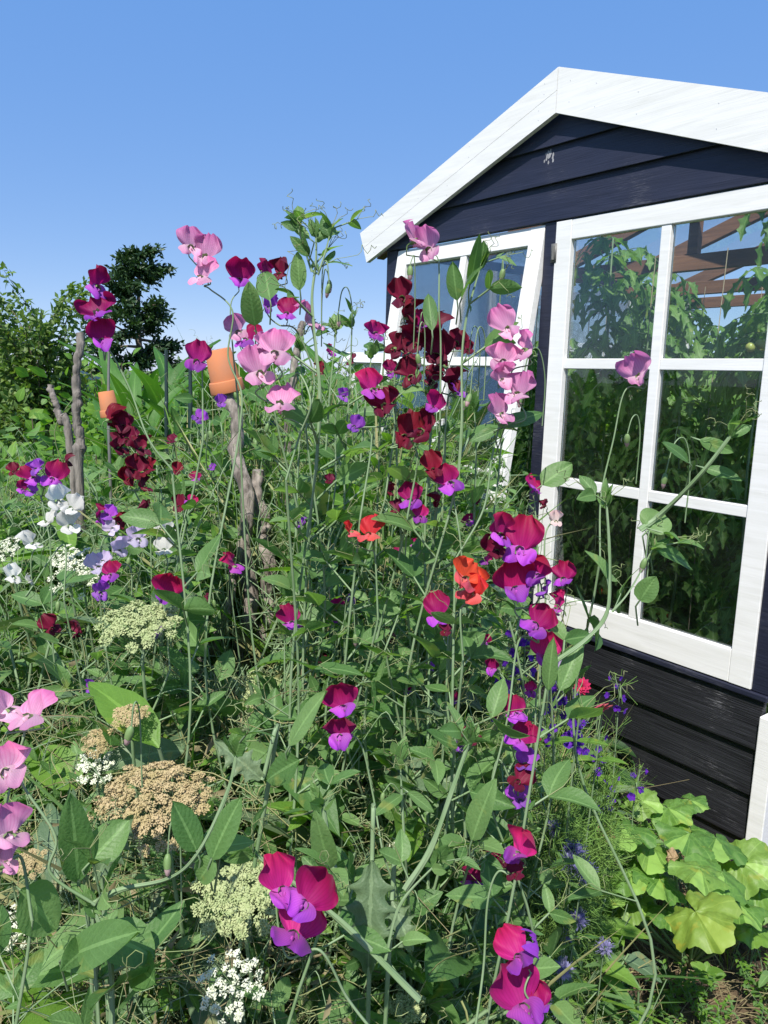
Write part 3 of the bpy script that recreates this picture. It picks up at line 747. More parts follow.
    if foliage > 0:
        Ltot = np.linalg.norm(vd[0] - vd[-1]); nn = int(Ltot / .07 * foliage * 2)
        for i, k in enumerate(np.linspace(2, len(vd) - 4, max(nn, 1)).astype(int)):
            pea_node(gs, gl, gt, vd[k], unit(vd[k] - vd[k + 1]), (-1) ** i, 1.0, 'mid')
    gs.build('stem', MT['pea_stem'], t, root)
    for k_ in range(len(gt.V)): gl.add(gt.V[k_], gt.Fq[k_] - int(gt.Fq[k_].min()), gt.T[k_], 1)
    gl.build('foliage', [MT['pea_leaf'], MT['tendril']], t, root)
    return t

# ------------------------------------------------------------------ poles and pots
def pole(name, label, pts, r, mat='bark', cat='wooden pole', knob=True, sides=9, prot=True):
    pp = [P(*q) for q in pts]; lo = pp[-1].copy(); d = unit(pp[-1] - pp[-2]) if len(pp) > 1 else np.array([0, 0, -1.])
    gp = lo + np.array([d[0] * .2, d[1] * .2, -lo[2] - .05]); 
    cur = smooth_path(pp + [gp], 60); root = np.array([gp[0], gp[1], 0.])
    n = len(cur); rr = np.linspace(r * .8, r * 1.15, n) * (1 + (.05 * np.sin(np.arange(n) * .9) + .05 * np.sin(np.arange(n) * .37 + 1) + .07 * rng.normal(size=n) if knob else 0))
    if knob: cur = cur + rng.normal(size=cur.shape) * r * .10 + np.stack([np.sin(np.arange(n) * .45 + r * 900), np.cos(np.arange(n) * .38), 0 * np.arange(n)], 1) * r * (.45 if r > .015 else .15)
    g = Geo(); tube(g, cur, rr, sides)
    g.grid(np.stack([cur[0] + (g.V[0].reshape(n, sides, 3)[0] - cur[0]) * s_ for s_ in (.01, 1)])[:, ::1], wrap=True)
    o = g.build(name, MT[mat], None, root); o.location = root; tag(o, label, cat)
    for q0, q1 in zip(pts[:-1], pts[1:]) if prot else ():
        for f_ in np.linspace(0, 1, max(2, int(abs(q1[1] - q0[1]) / 9))):
            if rng.random() < .97:
                protect(q0[0] + (q1[0] - q0[0]) * f_, q0[1] + (q1[1] - q0[1]) * f_, r * F / q0[2] * 2.4, q0[2])
                if q0[1] < 640: POLEP.append(PROT[-1])
    return cur
pole('wooden_pole', 'weathered grey forked branch pole beside the tall maroon sweet pea', [(81,333,2.0), (77,372,2.0), (77,410,2.02), (80,448,2.04), (79,500,2.06)], .0125, 'bark_grey')
pole('wooden_pole', 'knotty weathered pole carrying the tipped terracotta pot', [(226,385,1.75), (233,410,1.75), (238,450,1.74), (245,500,1.73), (247,560,1.72), (247,620,1.71), (244,690,1.70)], .0175)
pole('wooden_pole', 'second grey pole of the twin poles, without a pot', [(256,470,1.78), (262,520,1.77), (268,560,1.76), (268,610,1.75), (262,680,1.74)], .0165)
pole('wooden_pole', 'thin brown stick leaning against the twin poles', [(236,560,1.68), (228,610,1.64), (212,650,1.6), (197,700,1.57)], .011)
pole('wooden_pole', 'thin brown bark stick poking up behind the tall leafy shoot', [(303,322,2.0), (297,352,2.0), (291,400,2.0), (289,470,2.0)], .011, 'bark', prot=False)
pole('wooden_stick', 'thin pale leaning stick left of the small upright pot', [(50,386,2.1), (60,420,2.1), (72,470,2.1)], .010, 'bark_grey', 'stick')
pole('garden_stake', 'dark green plastic stake nearest the small upright pot', [(166,350,2.6), (166.5,400,2.6), (167,450,2.6)], .007, 'stake', 'garden stake', False)
pole('garden_stake', 'dark green plastic stake nearest the tipped pot', [(190,344,2.5), (190.5,400,2.5), (191,450,2.5)], .007, 'stake', 'garden stake', False)
pole('metal_rod', 'thin metal rod carrying the small upright pot', [(109,340,2.0), (108.5,400,2.0), (110,470,2.0)], .004, 'metal', 'metal rod', False)
S = sweet_pea
S('pale pink sweet pea spray standing highest against the sky above the tipped terracotta pot', [(190,244,26,'P',.6), (206,255,31,'P',-.2), (203,275,28,'P',-.5)], [(214,285), (222,320), (232,352), (238,385), (240,430)], buds=[], D=1.0)
S('tall sweet pea with three maroon and violet blooms beside the grey stick', [(95,283,30,'B',.5), (99,311,34,'B',-.1), (101,339,30,'B',.3)], [(113,350), (128,385), (150,425), (172,470)], D=.95)
S('dark crimson sweet pea cluster hanging just below the small upright pot', [(108,418,22,'C'), (124,424,20,'C'), (128,437,20,'C'), (117,446,22,'C'), (139,447,24,'C'), (134,469,22,'C'), (149,469,20,'C'), (129,478,20,'C'), (143,486,18,'C')], [(140,490), (150,520)], D=1.35)
S('single dark crimson sweet pea bloom low among the white ones', [(141,512,22,'C')], D=1.3)
S('magenta and violet sweet pea bloom between the two terracotta pots', [(197,359,28,'M',-.3)], [(200,375), (203,440)], D=1.05)
S('small violet sweet pea bloom under the tipped pot', [(198,417,14,'V'), (221,402,12,'V')], D=1.5)
S('maroon sweet pea bloom folded over violet wings above the tipped pot', [(239,278,25,'B',.2)], [(233,300), (236,345), (238,400)], D=1.1)
S('mauve pink and maroon sweet pea pair just above the tipped pot', [(237,329,27,'P',.2), (248,338,26,'B',-.4)], [(262,372), (272,400)], D=1.05)
S('maroon and violet sweet pea blooms high against the sky behind a leafy shoot', [(264,271,26,'B',.9), (282,272,22,'C',-.6), (287,312,26,'B',-.2), (266,306,16,'V')], [(296,330), (303,380), (306,430)], D=1.05)
S('sweet pea with four large pale pink blooms right of the tipped pot', [(259,370,36,'P',.3), (276,349,36,'P',-.2), (281,402,37,'P',.1), (262,342,18,'P')], [(297,378), (312,408), (300,440), (286,480)], D=.85)
S('pale pink sweet pea bloom turned sideways beside the tall leafy shoot', [(311,320,28,'P',1.2)], [(318,330), (321,400)], buds=[(329,286,322,300)], D=1.0)
S('crimson and magenta sweet pea bloom hanging before the far white shed', [(374,331,22,'M',.4)], [(377,345), (380,420)], D=1.15)
S('pink sweet pea pair at the foot of the white bargeboard', [(413,239,28,'P',.9), (430,246,31,'P',-.3)], [(434,265), (443,310), (447,345), (440,420)], D=.95)
S('tall crimson sweet pea spray in front of the open window stile', [(402,295,32,'C',.2), (406,315,24,'C',.8), (421,325,28,'B',.4), (418,342,26,'C',-.4), (396,346,22,'C')], [(398,370), (392,430), (385,500)], D=1.0)
S('dark wine red sweet pea blooms before the middle of the open window', [(437,353,31,'C',-.1), (456,341,22,'C'), (412,373,26,'C'), (449,379,26,'C',.5), (459,391,18,'V')], [(452,400), (444,470), (436,520)], D=1.0)
S('broad drooping dark crimson sweet pea bloom before the open window', [(402,433,32,'C',.3), (423,428,34,'C',-.5), (433,406,20,'M')], [(415,450), (407,520)], D=.95)
S('magenta and violet sweet pea over a crimson bloom at the open window corner', [(371,387,30,'M',.6), (386,403,34,'C',-.4), (354,425,18,'V')], [(372,440), (360,520)], D=.95)
S('pale pink sweet pea cascade beside the dark post between the windows', [(508,327,32,'P',.2), (528,347,30,'P',-1.0), (503,358,30,'P',.1), (501,378,28,'P',.4), (520,392,32,'P',-.3), (500,412,30,'P',.5)], [(500,425), (487,460), (478,510), (455,560)], leaves=[(500,428,545,408,20), (497,430,470,440,12)], D=.9)
S('maroon sweet pea bloom with violet wings below the open window', [(449,480,32,'B',0), (432,468,24,'C',.6)], [(453,500), (455,560), (452,620)], D=.95)
S('maroon and magenta sweet pea blooms beside the lower edge of the open window', [(411,498,30,'B',-.2), (420,515,18,'M'), (397,509,18,'C'), (439,500,14,'C')], [(413,530), (400,600), (385,650)], D=.98)
S('scarlet sweet pea bloom with a pink bud at its side, centre of the thicket', [(370,532,29,'R',-.1), (350,531,20,'R',1.0)], [(374,560), (378,620)], D=.95)
S('large ragged scarlet sweet pea bloom with splayed petals', [(463,575,36,'R',.7), (472,590,32,'R',-.6)], [(466,610), (463,660)], D=.85)
S('maroon and purple sweet pea bloom hanging just below the scarlet one', [(438,612,32,'B',-.3), (446,630,14,'C')], [(447,640), (446,700)], D=.95)
S('small magenta sweet pea bloom over the closed window corner', [(532,487,20,'M',.8)], [(536,500), (538,560)], D=1.1, leaves=[(542,485,572,462,26)])
S('big clustered sweet pea spray of maroon and violet blooms before the closed window corner', [(497,531,32,'B',.4), (497,549,26,'C',.3), (521,545,40,'B',-.1), (514,586,40,'B',.1), (541,573,32,'B',-.4), (545,591,20,'V'), (536,622,34,'B',-.3)], [(528,650), (505,720), (490,790)], D=.87)
S('maroon and magenta sweet pea blooms hanging over the white window sill rail', [(565,577,26,'B',-.5), (559,607,26,'M',-1.0)], [(552,630), (548,700)], D=1.0)
S('pale violet sweet pea bloom under the big maroon cluster', [(545,655,34,'M',.2), (561,669,28,'L',-.2)], [(545,690), (535,760)], D=.95)
S('faded blush sweet pea bloom drying before the closed window frame', [(555,520,15,'F',.5), (545,505,11,'C')], [(548,540), (546,620)], D=1.05)
S('pair of maroon sweet pea blooms with bright purple wings in the middle of the greenery', [(343,704,31,'B',.2), (341,732,32,'B',.1)], [(358,745), (366,800), (378,850), (396,890)], D=.87)
S('small maroon and purple bloom beside the twin poles', [(290,621,25,'B',.7)], [(288,640), (285,700)], D=1.1)
S('two tiny pink sweet pea buds opening in mid thicket', [(337,607,12,'M'), (335,620,9,'M')], D=1.2)
S('three large maroon and violet sweet pea blooms low over the white lace flower', [(280,886,45,'M',.3), (304,899,44,'B',-.3), (293,930,50,'M',.1)], [(312,950), (345,1000), (380,1040)], D=.62)
S('drooping deep pink sweet pea bloom on a hooked bare stalk', [(521,853,33,'M',-.8), (516,872,20,'C')], [(503,868), (495,905), (487,960), (475,1030)], D=.72)
S('shaded maroon and blue violet sweet pea blooms under the hooked stalk', [(471,880,28,'B',.2), (494,860,24,'C',.5), (474,893,16,'V')], D=.95)
S('large magenta sweet pea spray with purple wings at the bottom edge', [(519,953,42,'M',.1), (536,948,28,'V',-.9), (522,1003,50,'M',.2), (541,1004,34,'B',-.6)], [(530,1030), (532,1060)], D=.62)
S('maroon and violet sweet pea chain hanging over the feathery green foliage', [(515,711,24,'B',.3), (519,738,30,'B',-.1), (526,763,24,'V',-.4), (518,779,24,'C'), (520,798,24,'V',.1)], [(500,760), (488,800)], D=.9)
S('hot pink sweet pea spray at the left edge, upper blooms', [(6,708,42,'P',.9), (32,713,40,'P',-.6)], [(26,735), (35,770), (55,830), (68,868), (95,905)], D=.6, leaves=[(66,958,128,928,44)])
S('large pale pink sweet pea blooms crossing the left edge, lowest spray', [(6,765,44,'P',.2), (6,832,44,'P',.2), (3,862,32,'P')], [(18,870), (32,920)], D=.6)
S('magenta and violet sweet pea blooms above the white ones', [(38,467,18,'V'), (32,476,22,'B',.4), (53,476,24,'B',-.3), (33,491,14,'V')], [(45,500), (50,540)], D=1.25)
S('white sweet pea cluster at the left of the thicket', [(56,498,28,'W',.3), (72,506,26,'W',-.3), (69,523,28,'W',0), (47,520,20,'W'), (31,542,24,'W'), (12,575,24,'W',.4), (28,580,14,'W')], [(60,545), (64,600)], D=1.1)
S('white sweet pea blooms mixed with lavender ones', [(155,526,26,'W',-.2), (164,548,24,'W',.3), (168,528,18,'W')], [(160,570), (158,620)], D=1.1)
S('pale lavender sweet pea blooms in the white drift', [(137,537,22,'L',0), (117,549,20,'L',.5), (113,527,16,'L'), (98,566,22,'L',.2), (104,560,16,'L')], [(128,570), (130,630)], D=1.15)
S('maroon and violet bloom over the pale lavender ones', [(97,515,24,'B',1.1), (108,514,14,'V'), (117,521,16,'C')], [(100,540), (100,600)], D=1.15)
S('small maroon and magenta pair below the lavender blooms', [(111,572,22,'B',-.6), (99,590,20,'V',.4)], [(104,605), (106,650)], D=1.1)
S('maroon bloom with purple wings beside the green lace umbel', [(162,591,29,'B',.1)], [(166,610), (170,670)], D=1.0)
S('magenta bloom seen edge on against the twin poles', [(233,565,22,'M',1.3)], D=1.2)
S('tiny violet bloom low beside the green umbel', [(155,634,14,'V')], D=1.1)
S('dark red bloom half hidden in shade under the umbels', [(52,626,20,'C'), (80,632,16,'C')], D=1.2)
S('crimson sweet pea bloom in the shade behind the white drift', [(180,505,16,'C'), (190,502,12,'M')], D=1.3)
S('small violet bloom in front of the twin poles', [(301,524,13,'V')], D=1.15)
S('violet wing petal hanging in mid greenery', [(92,689,12,'V')], D=1.1)
S('faded dark red and violet bloom near the pale folded stem', [(470,736,22,'C',.4), (458,745,14,'V')], D=.95)
S('lone pink sweet pea bloom before the glazing bars of the closed window', [(641,374,30,'P',-.5)], [(634,392), (618,440), (604,500), (600,560)], D=.95, buds=[(627,440,640,436)], foliage=.1)
S('leafy sweet pea shoot with tendrils in front of the closed window', [], shoots=[[(606,500), (609,540), (610,580), (606,615), (585,640), (550,665), 6], [(735,430,-.05), (700,475,-.03), (660,515), (640,530), 8], [(655,545,0), (630,590), (612,612), 3]],
  leaves=[(648,530,664,512,34), (655,548,698,566,20), (640,600,655,578,22), (700,440,735,452,14), (688,462,668,440,16), (705,468,742,478,14)], buds=[(645,565,650,545), (665,480,690,470)], D=.85, foliage=.3)
S('tall leafy sweet pea shoot with two leaflets before the open window top', [], shoots=[[(482,262), (475,285), (466,320), (462,360), (462,420), (458,480), 4]],
  leaves=[(457,300,452,262,17), (462,298,476,264,17), (432,330,428,290,15), (470,284,480,238,12)], buds=[(503,275,500,300), (417,360,425,340), (470,400,486,352), (410,272,415,300)], D=.95, foliage=.4)
S('tallest leafy sweet pea shoot standing against blue sky', [], shoots=[[(316,232), (316,262), (312,300), (316,350), (320,400), (316,470), 5], [(296,222), (304,248), (312,272), 3], [(331,228), (326,250), (318,275), 3]],
  leaves=[(300,290,296,252,18), (270,300,264,268,24), (255,325,248,285,22), (309,238,290,222,10)], buds=[(329,290,322,278)], D=.95, foliage=.5)
S('hooked sweet pea stalks with nodding green buds against the sky', [], shoots=[[(392,400), (396,440), (398,500), 3]], buds=[(338,320,352,310), (417,375,425,330), (465,405,480,350), (520,400,545,380), (355,640,345,612)], D=1.0, foliage=.6)
S('pale forking sweet pea stem with broad leaflets at the lower left', [], shoots=[[(238,742), (228,790), (200,850), (170,878), (120,890), (92,905), 8], [(92,905), (110,960), (112,1030), 9]],
  leaves=[(102,932,156,956,46), (97,940,66,962,30), (196,850,176,802,30), (212,858,236,800,30), (214,860,196,882,26), (78,880,74,800,34), (92,860,128,820,36), (20,890,60,930,50)], buds=[(132,735,140,720), (168,862,180,838)], D=.62, foliage=.3)
S('thick pale winged sweet pea stem crossing the lower thicket', [], shoots=[[(322,800), (330,850), (336,880), 10], [(250,850), (300,888), (350,930), (420,1000), 9], [(440,860), (400,905), (385,960), 5], [(470,740), (452,790), (430,850), (405,890), 9]],
  leaves=[(330,870,316,820,24), (472,840,490,782,26), (290,745,320,690,26), (300,760,262,780,30)], D=.72, foliage=.3)
S('green seed pods hanging on a sweet pea vine in mid thicket', [], shoots=[[(400,760), (402,800), (405,850), 4]], D=.85, foliage=.5,
  leaves=[(402,795,376,812,12), (408,792,436,812,12), (548,690,552,640,16), (560,690,582,640,20)])

def flower_pot(label, px, py, D, h, tiltv):
    c = P(px, py, D); Rm = frame(unit(tiltv), [0, -1, .1])      # upside down: along = towards the pot's closed base
    o = empty('flower_pot', c); tag(o, label, 'flower pot')
    n = 32; a = np.linspace(0, 2 * pi, n + 1)[:-1]
    def rev(prof): return np.stack([np.stack([np.cos(a) * r, 0 * a + y, np.sin(a) * r], 1) for r, y in prof]) @ Rm.T
    r1 = h * .385; r0 = h * .30
    g = Geo(); g.grid(rev([(.005, h * .492), (r0 * .3, h * .495), (r0 * .93, h * .5), (r0, h * .485), (r1 * .90, -h * .24)])[:, ::-1], .5, wrap=True); g.build('pot_wall', MT['terracotta'], o)
    g = Geo(); g.grid(rev([(r1 * .88, -h * .215), (r1 * .985, -h * .22), (r1 * 1.01, -h * .24), (r1 * 1.05, -h * .48), (r1 * 1.03, -h * .5), (r1 * .93, -h * .5), (r1 * .92, -h * .48)])[:, ::-1], .5, wrap=True); g.build('rim', MT['terracotta'], o)
    g = Geo(); g.grid(rev([(.001, h * .5005), (h * .045, h * .5015), (h * .05, h * .499)])[:, ::-1], .5, wrap=True); g.build('drain_hole', MT['terr_dark'], o)
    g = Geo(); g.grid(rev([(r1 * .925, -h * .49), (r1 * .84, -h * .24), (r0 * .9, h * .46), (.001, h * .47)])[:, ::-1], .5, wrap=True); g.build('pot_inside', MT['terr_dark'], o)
    protect(px, py, h * F / D * .75, D)
flower_pot('tipped terracotta pot upside down on top of the knotty weathered pole', 223, 371, 1.75, .098, [-.22, -.10, 1])
flower_pot('small terracotta pot upside down on the thin metal rod', 108.5, 404, 2.0, .066, [-.16, -.05, 1])

S('small dark crimson blooms clustered behind the wine red ones before the open window', [(428,331,24,'C'), (445,364,24,'C'), (431,379,20,'C'), (408,352,22,'C'), (468,348,16,'C'), (390,372,18,'B')], [(430,400), (428,470)], D=1.12)
S('small maroon and violet blooms between the tipped pot and the open window', [(322,372,14,'C'), (342,395,16,'V'), (330,352,12,'M'), (352,360,14,'C')], [(338,420), (336,480)], D=1.3)
S('small maroon blooms peeping through leaves below the scarlet bloom', [(398,552,16,'B'), (388,490,14,'C'), (415,545,12,'M')], D=1.2)
S('small crimson and violet blooms at the left edge of the thicket above the white ones', [(14,470,12,'C'), (22,488,14,'B'), (66,462,12,'C')], D=1.6)
S('scattered dark blooms between the small upright pot and the twin poles', [(176,470,12,'C'), (196,478,12,'B'), (172,440,11,'C'), (212,468,10,'V')], D=1.7)
S('small magenta blooms low beside the thin brown stick', [(190,640,12,'M'), (176,655,10,'V'), (208,600,11,'C')], D=1.3)
S('leafy sweet pea shoot with many tendrils beside the open window corner', [], shoots=[[(352,322), (350,380), (346,440), (344,520), 3], [(372,352), (366,400), (360,470), 3]], D=1.15, foliage=.6)
S('leafy sweet pea shoot climbing in front of the middle of the open window', [], shoots=[[(428,392), (430,440), (426,500), (424,560), 3], [(446,430), (444,480), (440,540), 3]], D=1.1, foliage=.6, tw=.9)
S('leafy sweet pea shoot climbing in front of the slanting open window stile', [], shoots=[[(502,430), (498,480), (490,540), 3], [(474,405), (476,450), (474,520), 3]], D=1.1, foliage=.6, tw=.9)
S('leafy sweet pea shoot rising behind the four large pale pink blooms', [], shoots=[[(300,345), (302,400), (298,470), (296,540), 3], [(336,330), (330,390), (326,450), 3]], D=1.15, foliage=.6)

# ------------------------------------------------------------------ umbels
def umbel(label, x, y, D, rpx, mat, nrm, dens=1.0, dome=.25, stalk=None, fine=False, mat2=None, squash=1.0):
    c = P(x, y, D); r = rpx * D / F; nrm = unit(nrm); Rm = frame([1, 0, 0], nrm)
    gx, gy = c[0] - nrm[0] * .3 + rng.normal() * .03, c[1] - nrm[1] * .3 + .05
    root = np.array([gx, gy, 0.]); t = empty('lace_flower', root); tag(t, label, 'lace flower')
    gs, gf = Geo(), Geo()
    below = c - nrm * r * .85
    st = smooth_path([below, below + [0, 0, -.06] - nrm * .02, (below + root) / 2 + [.02, .02, 0], root + [0, 0, -.03]], 24)
    tube(gs, st, np.linspace(.0018, .0035, len(st)), 6)
    n = int(34 * dens); ga = pi * (3 - 5 ** .5)
    for i in range(n):
        rr = math.sqrt((i + .5) / n) * (1 + .10 * rng.normal()) ; a = i * ga + .15 * rng.normal()
        loc = np.array([cos(a) * rr * r * squash, sin(a) * rr * r, dome * r * (1 - rr ** 2) + rng.normal() * r * .05])
        loc = np.array([loc[0], loc[1], loc[2]]); p = c + Rm @ loc
        tube(gs, smooth_path([below, (below + p) / 2 + Rm @ np.array([loc[0] * .12, loc[1] * .12, 0]), p], 6), .0006, 3)
        ur = r * .95 / math.sqrt(n) * (.82 if not fine else 1.34); un = unit(nrm + Rm @ np.array([loc[0], loc[1], 0]) / r * .5)
        Ru = frame([1, .1, 0], un); k = 11 if not fine else 30
        for j in range(k):
            rj = math.sqrt((j + .5) / k) * ur; aj = j * ga
            q = p + Ru @ np.array([cos(aj) * rj, sin(aj) * rj, ur * .35 * (1 - (rj / ur) ** 2) + rng.normal() * ur * .06])
            s_ = ur * (.42 if not fine else .26) * (1 + .2 * rng.normal())
            Rf = frame(rng.normal(size=3), un + rng.normal(size=3) * .25)
            b = np.linspace(0, 2 * pi, 7); star = np.where(np.arange(7) % 2 == 0, 1, .62)
            g3 = np.stack([np.zeros((7, 3)) + [0, 0, s_ * .3], np.stack([np.cos(b) * s_ * star, np.sin(b) * s_ * star, 0 * b], 1)])
            gf.grid(g3 @ Rf.T + q, None)
            if fine and j % 4 == 0: gf.grid((np.stack([np.zeros((2, 3)), np.array([[s_ * .3, 0, -ur * .9], [-s_ * .3, 0, -ur * .9]])])) @ Ru.T + q)
    gs.build('stem', MT['pea_stem'], t, root); gf.build('flower_head', MT[mat], t, root); protect(x, y, rpx * .9, D)
    return t
umbel('open white lace flower of many small round clusters at the bottom edge', 233, 985, .72, 33, 'umbel_w', [.15, -.75, .7], 1.1, .15)
umbel('half open greenish white lace flower beneath the broad leaflets', 238, 897, .82, 38, 'umbel_c', [-.1, -.55, .8], 1.5, .22, fine=True)
umbel('large dried tan lace flower head, broad and domed', 155, 803, .85, 56, 'umbel_b', [-.25, -.22, 1], 4.2, .45, fine=True, squash=1.0)
umbel('yellow green lace umbel, flat topped, near the maroon bloom', 140, 622, 1.0, 37, 'umbel_c', [0, -.25, 1], 1.8, .2, fine=True)
umbel('small cream lace flower just above the large dried head', 95, 766, 1.0, 21, 'umbel_w', [0, -.5, .9], .8, .2)
umbel('white lace flower behind the white sweet peas', 78, 572, 1.35, 26, 'umbel_w', [0, -.7, .8], 1.0, .2)
umbel('white lace flower beside the lavender sweet peas', 65, 558, 1.4, 16, 'umbel_w', [0, -.6, .8], .7, .2)
umbel('greenish dried lace head against the foot of the twin poles', 258, 700, 1.25, 30, 'umbel_c', [.1, -.6, .8], 1.3, .3, fine=True)
umbel('small brown dried lace head above the cream one', 98, 742, 1.0, 14, 'umbel_b', [0, -.5, .8], .7, .4, fine=True)
umbel('small brown dried lace head on the hooked green stalk', 130, 716, .95, 17, 'umbel_b', [0, -.3, .9], .7, .3, fine=True)
umbel('brown dried lace head near the pink blooms', 32, 862, .9, 14, 'umbel_b', [0, -.5, .8], .8, .4, fine=True)
umbel('fading lace head in shade at the very bottom', 405, 1008, .9, 18, 'umbel_c', [0, -.5, .8], .9, .3, fine=True)
umbel('white lace flower at the left edge near the pink blooms', 12, 930, .95, 22, 'umbel_w', [.2, -.5, .8], .8, .2)
umbel('tiny white lace flower deep in shade near the seed pods', 392, 850, 1.0, 8, 'umbel_w', [0, -.5, .8], .4, .2)
umbel('cream lace umbel far in the thicket beside the pole', 172, 512, 1.7, 10, 'umbel_c', [0, -.5, .8], .7, .2)
umbel('white lace flower at the outer left of the white sweet peas', 8, 548, 1.4, 14, 'umbel_w', [0, -.6, .8], .7, .2)

# ------------------------------------------------------------------ larkspur, phacelia, zinnia, feathery plants
def floret_mesh(name, n, L, W, mats, cup=.3):
    g = Geo()
    for i in range(n):
        a = i * 2 * pi / n + .3
        put(g, leaf_pts(L, W, 5, 4, 0, -cup, p=1.1, q=.6), np.zeros(3), frame([cos(a), sin(a), .15], [0, 0, 1]))
    return mesh_from(name, *g.arrays(), mats)
LARK = floret_mesh('flower', 5, .011, .010, [MT['purple']])
def place(me, parent, origin, pos, nrm, s=1.0):
    Rm = frame(rng.normal(size=3), nrm) * s; o = link(me.name.split('.')[0], me, parent)
    o.matrix_local = Matrix([[*Rm[i], (pos - origin)[i]] for i in range(3)] + [[0, 0, 0, 1]]); return o
def larkspur(label, x0, y0, x1, y1, D, n, flowers_to=1.0):
    top, bot = P(x0, y0, D), P(x1, y1, D + .03); root = np.array([bot[0] + .02, bot[1] + .03, 0.])
    t = empty('larkspur', root); tag(t, label, 'larkspur')
    g, gl = Geo(), Geo(); c = smooth_path([top, (top + bot) / 2 + rng.normal(size=3) * .01, bot, root - [0, 0, .02]], 30); tube(g, c, np.linspace(.0009, .002, len(c)), 5)
    for i in range(n):
        f = (i + .5) / n; p = top + (bot - top) * f * flowers_to + rng.normal(size=3) * .003; a = i * 2.4
        o = np.array([cos(a), sin(a) - .3, .1]); q = p + unit(o) * .014
        tube(g, [p, (p + q) / 2, q], .0005, 3); place(LARK, t, root, q, unit(o + unit(EYE - q) * .5), .7 + .45 * f)
    for f_ in np.linspace(0, 1, 5): protect(x0 + (x1 - x0) * f_, y0 + (y1 - y0) * f_, 11, D)
    for i in range(5):
        p = top + (top - bot) * .12 * i / 5; bud(gl, gl, p, rng.normal(size=3), .35)
    for i in range(16):
        k = rng.integers(len(c) // 2, len(c) - 3); 
        for j in range(4):
            d = unit(rng.normal(size=3) + [0, 0, .5]); tube(gl, [c[k], c[k] + d * .02, c[k] + d * .045 + rng.normal(size=3) * .006], .0006, 3)
    g.build('stem', MT['pea_stem'], t, root); gl.build('leaves', MT['thread'], t, root)
larkspur('tall purple larkspur spike against the black boards under the window', 570, 662, 573, 748, 1.55, 30)
larkspur('purple larkspur spike beside the salmon zinnia', 615, 676, 618, 712, 1.9, 9)
larkspur('low purple larkspur florets at the foot of the black boards', 612, 778, 606, 812, 1.9, 10)
larkspur('purple larkspur with few florets beneath the hot pink zinnia', 580, 705, 577, 755, 1.75, 9)
larkspur('sparse purple larkspur nearest the rough green leaves', 640, 768, 634, 800, 1.95, 5)
larkspur('small purple larkspur among the sweet pea stems', 497, 660, 500, 720, 1.4, 8)
larkspur('purple larkspur spike half hidden behind the big maroon cluster', 520, 628, 523, 690, 1.3, 12)
larkspur('slender violet larkspur between the big maroon cluster and the salmon zinnia', 553, 640, 558, 705, 1.5, 18)
larkspur('short violet larkspur rising out of the feathery foliage', 541, 700, 545, 742, 1.5, 12)
larkspur('violet larkspur close to the black boards above the squash leaves', 596, 735, 598, 772, 1.85, 8)
S('small maroon and violet blooms low in the stems right of the middle pair', [(408,690,13,'B'), (430,668,11,'V'), (395,640,12,'C'), (452,700,12,'B')], D=1.25)
S('small crimson and purple blooms above the pair of maroon blooms', [(322,660,11,'C'), (300,580,12,'B'), (352,600,10,'V'), (330,480,12,'C')], D=1.35)
S('small wine red blooms among leaves between the scarlet bloom and big cluster', [(478,500,15,'C'), (470,520,13,'B'), (486,560,14,'M'), (440,545,13,'C')], D=1.15)
S('small violet and maroon blooms down the thicket edge beside the feathery plants', [(492,668,16,'B'), (506,690,15,'V'), (498,712,14,'C'), (530,690,15,'M'), (484,640,14,'B')], D=1.05)
def puff_mesh(mat):
    g = Geo()
    for i in range(46):
        d = unit(rng.normal(size=3) + [0, 0, .6]); put(g, leaf_pts(.012, .0065, 4, 3, .2, -.2, q=.5), d * .006, frame(d, rng.normal(size=3)))
    for i in range(60):
        d = unit(rng.normal(size=3) + [0, 0, .6]); tube(g, [d * .008, d * .016, d * .024], .00035, 3)
    return mesh_from('flower_head', *g.arrays(), [mat])
PUF, PUP = puff_mesh(MT['lavblue']), puff_mesh(MT['lavpale'])
def phacelia(label, pts, D):
    c0 = P(pts[0][0], pts[0][1], D); root = np.array([c0[0], c0[1] + .05, 0.]); t = empty('phacelia', root); tag(t, label, 'phacelia'); g = Geo(); gl = Geo()
    for x, y, r, pale in pts:
        p = P(x, y, D + rng.normal() * .02); place(PUP if pale else PUF, t, root, p, unit([0, -.5, .8]), r * D / F / .020)
        c = smooth_path([p, p + [0, .01, -.05], (p + root) / 2, root - [0, 0, .02]], 16); tube(g, c, .0014, 4); protect(x, y, r, D)
        for k in range(3, len(c) - 2, 2):
            d = unit(rng.normal(size=3) + [0, 0, .2]); put(gl, leaf_pts(.05, .022, 8, 3, .2, .3, lobes=4, lobe=.6), c[k], frame(d, [0, 0, 1]))
    g.build('stem', MT['pea_stem'], t, root); gl.build('leaves', MT['pea_leaf'], t, root)
phacelia('blue violet phacelia with several fluffy heads beside the withered leaf', [(574,852,13,0), (583,870,13,0), (570,862,10,0)], 1.45)
phacelia('blue phacelia head over the feathery foliage', [(552,828,9,0)], 1.5)
phacelia('phacelia heads in the shade under the green leaves', [(577,920,11,0), (567,935,9,0), (543,912,9,0)], 1.5)
phacelia('pale lilac phacelia puff in the lower shade', [(605,948,9,1)], 1.5)
phacelia('pale lilac phacelia puff nearest the magenta bloom', [(564,970,11,1)], 1.3)
phacelia('dusky phacelia head deep in the bottom shade', [(427,965,10,0), (480,928,8,0)], 1.1)
phacelia('phacelia low at the bottom, right of the magenta spray', [(560,1008,10,1)], 1.2)
